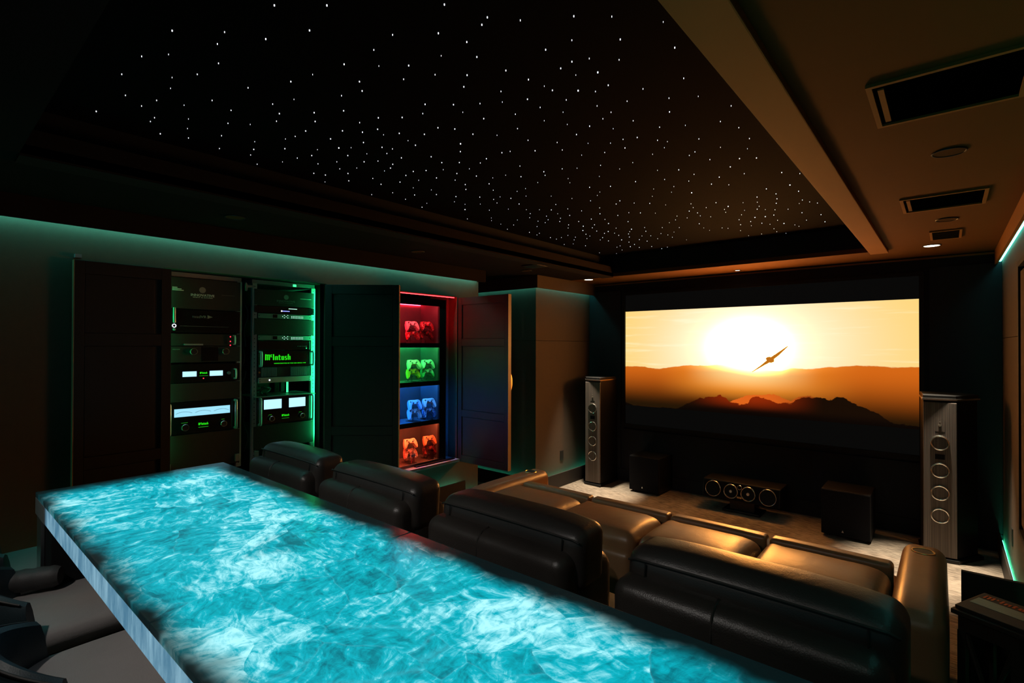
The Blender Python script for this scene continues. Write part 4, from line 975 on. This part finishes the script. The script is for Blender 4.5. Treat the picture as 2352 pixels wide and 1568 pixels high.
# ================================================================== rear row of recliners
CH_Y, CH_W = 1.30, .66
def make_recliner():
    t = thing('recliner', 'dark leather recliner', 'recliner', (0, 0, 0))
    L = M['leather']; h = CH_W / 2
    bp_ = MB().rbox(-h - .012, h - .02, .0, .17, .30, .90, .045, seg=4, mid=12, puff=(0, .012, .006)).build('back_pad', L, t, smooth=True, local=True)
    MB().tube([(-.055, -.0035, .34), (-.055, -.012, .6), (-.055, -.006, .82), (-.055, .004, .878), (-.055, .022, .898), (-.055, .06, .906)], .004, n=6).build('seam', M['seam'], bp_, smooth=True, local=True)
    MB().rbox(-h + .01, h - .005, .07, .30, .18, .86, .06, seg=4, mid=6).build('back_shell', L, t, smooth=True, local=True)
    def hf(p):  # top rolls forward
        k = max(0, (p.z - .80) / .17)
        return (p.x, p.y + .012 * k * k, p.z - .010 * (abs(p.x) / h) ** 4)
    hd = MB().rbox(-h, h, .065, .225, .78, .975, .040, seg=4, mid=10, puff=(0, .010, .010), fn=hf).build('headrest', L, t, smooth=True, local=True)
    pts = [(-h + .012, .074, .935)] + [(-h + .03 + (2 * h - .06) * q / 14, .066 - .006 * math.sin(math.pi * q / 14), .944 + .006 * math.sin(math.pi * q / 14)) for q in range(15)] + [(h - .012, .074, .935)]
    MB().tube(pts, .0035, n=6).build('piping', M['seam'], hd, smooth=True, local=True)
    for s in (-1, 1):
        MB().tube([(s * .262, .0615, .80), (s * .262, .0555, .87), (s * .262, .062, .940)], .0025, n=6).build('seam', M['seam'], hd, smooth=True, local=True)
    MB().rbox(-h + .02, h - .02, .27, .88, .22, .40, .05, seg=3, mid=6, puff=(0, 0, .02)).build('seat_cushion', L, t, smooth=True, local=True)
    MB().rbox(-h + .03, h - .03, .12, .84, .04, .22, .02).build('base', L, t, smooth=True, local=True)
    MB().rbox(-h + .03, h - .03, .86, .93, .08, .36, .03).build('footrest', L, t, smooth=True, local=True)
    for s in (-1, 1):
        MB().box(s * (h - .09) - .02, s * (h - .09) + .02, .16, .20, 0, .05).build('foot', M['plastic_black'], t, local=True)
        MB().box(s * (h - .09) - .02, s * (h - .09) + .02, .76, .80, 0, .05).build('foot', M['plastic_black'], t, local=True)
    return t
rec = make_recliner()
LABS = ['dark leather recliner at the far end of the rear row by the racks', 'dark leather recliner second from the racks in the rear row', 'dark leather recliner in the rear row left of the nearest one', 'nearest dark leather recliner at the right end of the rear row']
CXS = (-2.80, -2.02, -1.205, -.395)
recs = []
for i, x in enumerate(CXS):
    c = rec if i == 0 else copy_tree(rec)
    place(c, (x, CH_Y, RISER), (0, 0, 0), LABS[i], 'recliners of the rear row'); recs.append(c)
def console(label, x):
    t = thing('armrest_console', label, 'armrest', (x, CH_Y + .6, RISER), group='consoles between the rear recliners')
    w = .062
    MB().rbox(x - w, x + w, CH_Y + .30, CH_Y + .93, RISER + .02, RISER + .56, .035, seg=3, mid=4).build('body', M['leather'], t, smooth=True)
    cy = CH_Y + .42
    cu = MB().torus((x, cy, RISER + .562), 'z', .042, .006, n=26, m=6).build('cup_holder_ring', M['brass'], t, smooth=True)
    MB().cyl((x, cy, RISER + .560), 'z', .040, 0, .003, n=24).build('cup_holder', M['plastic_black'], cu)
for i in range(3): console(('console between the two recliners nearest the racks', 'console between the two middle rear recliners', 'console with brass rimmed cup holder beside the nearest recliner')[i], (CXS[i] + CXS[i + 1]) / 2)

# ================================================================== front sofa
sf = thing('front_sofa', 'long brown leather theatre sofa with cup holder arms in front of the screen', 'sofa', (-1.4, 3.1, 0))
LF = M['leather_front']
ED = (-2.60, -1.965, -1.37, -.785, -.20)
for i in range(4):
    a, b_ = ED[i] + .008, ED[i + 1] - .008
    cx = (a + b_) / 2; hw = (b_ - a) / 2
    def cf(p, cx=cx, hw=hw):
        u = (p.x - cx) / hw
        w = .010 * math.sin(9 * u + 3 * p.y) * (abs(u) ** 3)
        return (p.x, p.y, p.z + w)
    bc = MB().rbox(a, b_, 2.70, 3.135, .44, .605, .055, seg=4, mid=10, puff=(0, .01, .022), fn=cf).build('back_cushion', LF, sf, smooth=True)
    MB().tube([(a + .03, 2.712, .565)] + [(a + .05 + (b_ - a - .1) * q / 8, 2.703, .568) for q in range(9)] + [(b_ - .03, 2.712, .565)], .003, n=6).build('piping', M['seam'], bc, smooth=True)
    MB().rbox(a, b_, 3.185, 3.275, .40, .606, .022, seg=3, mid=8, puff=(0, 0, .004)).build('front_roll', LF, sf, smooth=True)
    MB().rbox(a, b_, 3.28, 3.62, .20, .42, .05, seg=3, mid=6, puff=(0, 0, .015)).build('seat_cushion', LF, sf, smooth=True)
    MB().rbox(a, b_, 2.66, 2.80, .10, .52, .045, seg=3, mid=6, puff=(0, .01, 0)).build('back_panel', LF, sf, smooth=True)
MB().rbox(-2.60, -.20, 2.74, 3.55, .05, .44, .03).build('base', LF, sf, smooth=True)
def arm(x0, x1):
    cx = (x0 + x1) / 2
    def af(p):
        k = (p.z - .05) / .57
        return (cx + (p.x - cx) * (1 - .12 * max(0, k - .6)), p.y, p.z - .03 * max(0, (2.9 - p.y) / .25) ** 2 * max(k, 0))
    am = MB().rbox(x0, x1, 2.66, 3.60, .05, .625, .06, seg=4, mid=8, puff=(.006, 0, .006), fn=af).build('arm', LF, sf, smooth=True)
    cu = MB().torus((cx, 3.44, .628), 'z', .047, .005, n=28, m=6).build('cup_holder', M['brass'], am, smooth=True)
    MB().cyl((cx, 3.44, .627), 'z', .045, 0, .003, n=26).build('cup_well', M['plastic_black'], am)
arm(-2.80, -2.605); arm(-.195, .0)
for x in (-2.7, -1.4, -.1):
    for y in (2.78, 3.5): MB().cyl((x, y, 0), 'z', .025, 0, .055, n=10).build('foot', M['plastic_black'], sf)

# ================================================================== back-lit stone bar table
tb = thing('bar_table', 'long bar table with glowing turquoise back-lit stone top', 'table', (-1.45, .75, RISER))
cuts = (TX0, -1.424, TX1)
for a, b_ in ((cuts[0], cuts[1]), (cuts[1], cuts[2])):
    mb = MB(); n = 1
    mb.box(a + .0012, b_ - .0012, TY0, TY1, TZ - .022, TZ)
    mb.build('stone_slab', M['stone'], tb, bevel=.003)
for a, b_ in ((-2.84, -1.424), (-1.424, TX1)):
    MB().box(a + .001, b_ - .001, TY0 + .002, TY0 + .016, .957, TZ - .023).build('stone_edge', M['stone_edge'], tb, label='glowing pale blue stone edge')
MB().box(TX0, -2.842, TY0 + .0, TY0 + .016, .957, TZ - .023).build('edge_cap', M['rack_grey'], tb)
MB().box(TX0 + .01, TX1 - .01, TY0 + .018, TY1 - .004, .955, TZ - .0235).build('light_box', M['black_paint'], tb)
MB().box(TX0, TX0 + .24, TY0 + .02, TY1 - .02, RISER, .955).build('leg_panel', M['black_paint'], tb, bevel=.004)
MB().box(TX0, TX0 + .10, TY0 + .006, TY0 + .018, RISER, .956).build('leg_lit_edge', M['steel'], tb)  # pale strip added in place of the light on the leg's bevelled edge
MB().box(TX1 - .24, TX1, TY0 + .02, TY1 - .02, RISER, .955).build('leg_panel', M['black_paint'], tb, bevel=.004)

# ================================================================== bar stools
def make_stool():
    t = thing('bar_stool', 'bar stool', 'stool', (0, 0, 0))
    MB().rbox(-.235, .235, -.20, .26, .47, .555, .04, seg=4, mid=8, puff=(0, 0, .012)).build('seat', M['stool_leather'], t, smooth=True, local=True)
    # curved tub back
    mb = MB(); n = 22; prof = [(0.0, .0), (.012, .03), (.014, .12), (.010, .20), (-.004, .235), (-.022, .245), (-.04, .232), (-.046, .19), (-.044, .1), (-.04, .0)]
    for i in range(n + 1):
        a = R(205) + R(130) * i / n
        k = .72 + .28 * math.sin(math.pi * i / n)
        for d, z in prof:
            r = .262 + d
            mb.v.append((r * math.cos(a), .02 + r * math.sin(a) * .95 - z * .12, .50 + z * k))
    q = len(prof)
    for i in range(n):
        for j in range(q): mb.f.append((i * q + j, (i + 1) * q + j, (i + 1) * q + (j + 1) % q, i * q + (j + 1) % q))
    mb.f.append(tuple(range(q))); mb.f.append(tuple(range(n * q, n * q + q))[::-1])
    bk = mb.build('backrest', M['stool_back'], t, smooth=True, local=True)
    pts = [(.252 * math.cos(R(205) + R(130) * i / n), .02 + .252 * math.sin(R(205) + R(130) * i / n) * .95 - .045,   .50 + .246 * (.72 + .28 * math.sin(math.pi * i / n))) for i in range(n + 1)]
    MB().tube(pts, .004, n=6).build('piping', M['seam'], bk, smooth=True, local=True)
    for sx in (-1, 1):
        for sy in (-1, 1): MB().tube([(sx * .17, .03 + sy * .16, .48), (sx * .20, .03 + sy * .19, 0)], .014, n=8).build('leg', M['metal_dark'], t, smooth=True, local=True)
    MB().tube([(-.19, .21, .18), (.19, .21, .18)], .009, n=8).build('foot_rail', M['metal_dark'], t, local=True)
    return t
st = make_stool()
for i, (x, y, lab) in enumerate(((-3.24, .38, 'farthest bar stool beyond the end of the table'), (-2.62, .38, 'far bar stool with grey seat holding the rolled bolster'), (-2.0, .38, 'near bar stool with grey seat and dark teal curved back'))):
    c = st if i == 0 else copy_tree(st)
    place(c, (x, y, RISER), (0, 0, 0), lab, 'bar stools along the table')
# rolled bolster on the far stool
bo = thing('rolled_bolster', 'dark rolled bolster with crumpled silver end on the far stool', 'bolster', (-2.78, .34, .70))
bx0 = Vector((-2.85, .255, .752)); bx1 = Vector((-2.765, .415, .757))
mb = MB(); n = 20; m_ = 14
dirv = (bx1 - bx0).normalized(); a_ = Vector((0, 0, 1)).cross(dirv).normalized(); c_ = dirv.cross(a_)
for i in range(m_ + 1):
    k = i / m_
    rr = .043 * (min(1, .75 + k * 2.2) if k < .9 else .93 - (k - .9) * 1.5) * (1 + .04 * math.sin(k * 22))
    for j in range(n):
        th = 2 * math.pi * j / n
        mb.v.append(tuple(bx0 + dirv * ((bx1 - bx0).length * k) + a_ * rr * math.cos(th) + c_ * rr * math.sin(th)))
for i in range(m_):
    for j in range(n): mb.f.append((i * n + j, i * n + (j + 1) % n, (i + 1) * n + (j + 1) % n, (i + 1) * n + j))
mb.f.append(tuple(range(n))[::-1]); mb.f.append(tuple(range(m_ * n, m_ * n + n)))
mb.build('roll', M['bag'], bo, smooth=True)
mb = MB(); random.seed(5)
for i in range(5):
    for j in range(n):
        th = 2 * math.pi * j / n; rr = .034 * (1 - i / 4.6) * (1 + random.uniform(-.2, .2))
        mb.v.append(tuple(bx0 - dirv * (.004 + random.uniform(0, .016)) + a_ * rr * math.cos(th) + c_ * rr * math.sin(th)))
for i in range(4):
    for j in range(n): mb.f.append((i * n + j, i * n + (j + 1) % n, (i + 1) * n + (j + 1) % n, (i + 1) * n + j))
mb.f.append(tuple(range(4 * n, 5 * n)))
mb.build('crumpled_end', M['foil'], bo)

# ================================================================== end table on the right
ez = .60
ERZ = R(-25)
et = thing('end_table', 'small dark wooden end table beside the sofa arm on the right', 'table', (.172, 2.925, 0), (0, 0, ERZ))
ex0, ex1, ey0, ey1 = -.118, .115, -.135, .148
MB().box(ex0, ex1, ey0, ey1, ez - .020, ez).build('top', M['wood_dark'], et, bevel=.003, local=True)
MB().box(ex0 + .018, ex1 - .018, ey0 + .018, ey1 - .018, ez - .085, ez - .020).build('apron', M['wood_dark'], et, local=True)
for x in (ex0 + .03, ex1 - .03):
    for y in (ey0 + .03, ey1 - .03): MB().box(x - .014, x + .014, y - .014, y + .014, 0, ez - .085).build('leg', M['wood_dark'], et, local=True)
MB().tube([(ex0 + .04, ey0 + .03, ez - .095), (0, ey0 + .03, .26), (ex1 - .04, ey0 + .03, ez - .095)], .012, n=8).build('v_brace', M['wood_dark'], et, local=True)
MB().box(ex0 + .02, ex1 - .02, ey0 + .02, ey1 - .02, .10, .12).build('lower_shelf', M['wood_dark'], et, local=True)
bk = thing('book_box', 'thin dark box with orange gothic lettering on the end table', 'box', (.172, 2.925, ez), (0, 0, ERZ))
MB().box(-.112, .108, -.115, .125, 0, .014).build('case', M['wood_dark'], bk, bevel=.003, local=True)
MB().box(-.098, .075, -.032, .045, .014, .0152).build('pale_strip', pbr('pale_green_print', (.22, .32, .29), .5, vary=.2, scale=12, stretch=(1, 6, 1)), bk, local=True)
lettering('lettering', GOTH, -.092, .090, .060, .100, lambda a, b_, d: (a, b_, .0141 + d), pbr('orange_print', (.62, .12, .015), .5, vary=.05), bk, .0012, local=True)
tag(MB().box(.05, .30, 3.355, 3.38, 0, .60).build('leaning_board', M['wood_dark'], bevel=.003), 'dark flat board standing behind the end table', 'board')

# ================================================================== ceiling fittings
def vent(label, x0, x1, y0, y1, slats=0, w=.015):
    t = thing('ceiling_vent', label, 'ceiling vent', ((x0 + x1) / 2, (y0 + y1) / 2, ZC))
    z0, z1 = ZC - .010, ZC
    MB().box(x0, x1, y0, y0 + w, z0, z1).box(x0, x1, y1 - w, y1, z0, z1).box(x0, x0 + w, y0 + w, y1 - w, z0, z1).box(x1 - w, x1, y0 + w, y1 - w, z0, z1).build('frame', M['trim_paint'], t)
    MB().box(x0 + w, x1 - w, y0 + w, y1 - w, ZC - .002, ZC - .0005).build('shade_panel', M['vent_shade'], t)  # flush black sheet painted as inner shade, the ceiling has no hole
    if slats:
        for i in range(slats):
            y = y0 + w + (y1 - y0 - 2 * w) * (i + .5) / slats
            MB().box(x0 + w, x1 - w, y - .004, y + .004, ZC - .009, ZC - .003).build('slat', M['ceiling_dark'], t)
    else:
        MB().box(x0 + w + .012, x0 + w + .028, y0 + w + .03, y1 - w - .03, ZC - .008, ZC - .003).build('bracket', M['trim_paint'], t)
vent('large square ceiling opening nearest the camera', -.19, .19, 1.90, 2.28)
vent('square ceiling opening in the middle of the right ceiling', -.196, .165, 3.49, 3.85)
vent('small slatted ceiling grille close to the lit downlight', -.092, .082, 4.60, 4.96, slats=9, w=.014)
o = MB().box(XCOL, XCOL + .006, 5.20, 5.27, .29, .405).build('wall_outlet', M['plate'], bevel=.002); tag(o, 'dark outlet plate low on the column', 'outlet')
o = MB().box(XR - .006, XR, 5.02, 5.09, .30, .42).build('wall_outlet', M['plate'], bevel=.002); tag(o, 'dark outlet plate low on the right wall', 'outlet')
o = MB().box(-3.25, -3.05, 3.98, 4.16, ZC - .012, ZC).build('ceiling_register', M['metal_dark'], bevel=.003); tag(o, 'flat ceiling register near the column niche', 'ceiling vent')
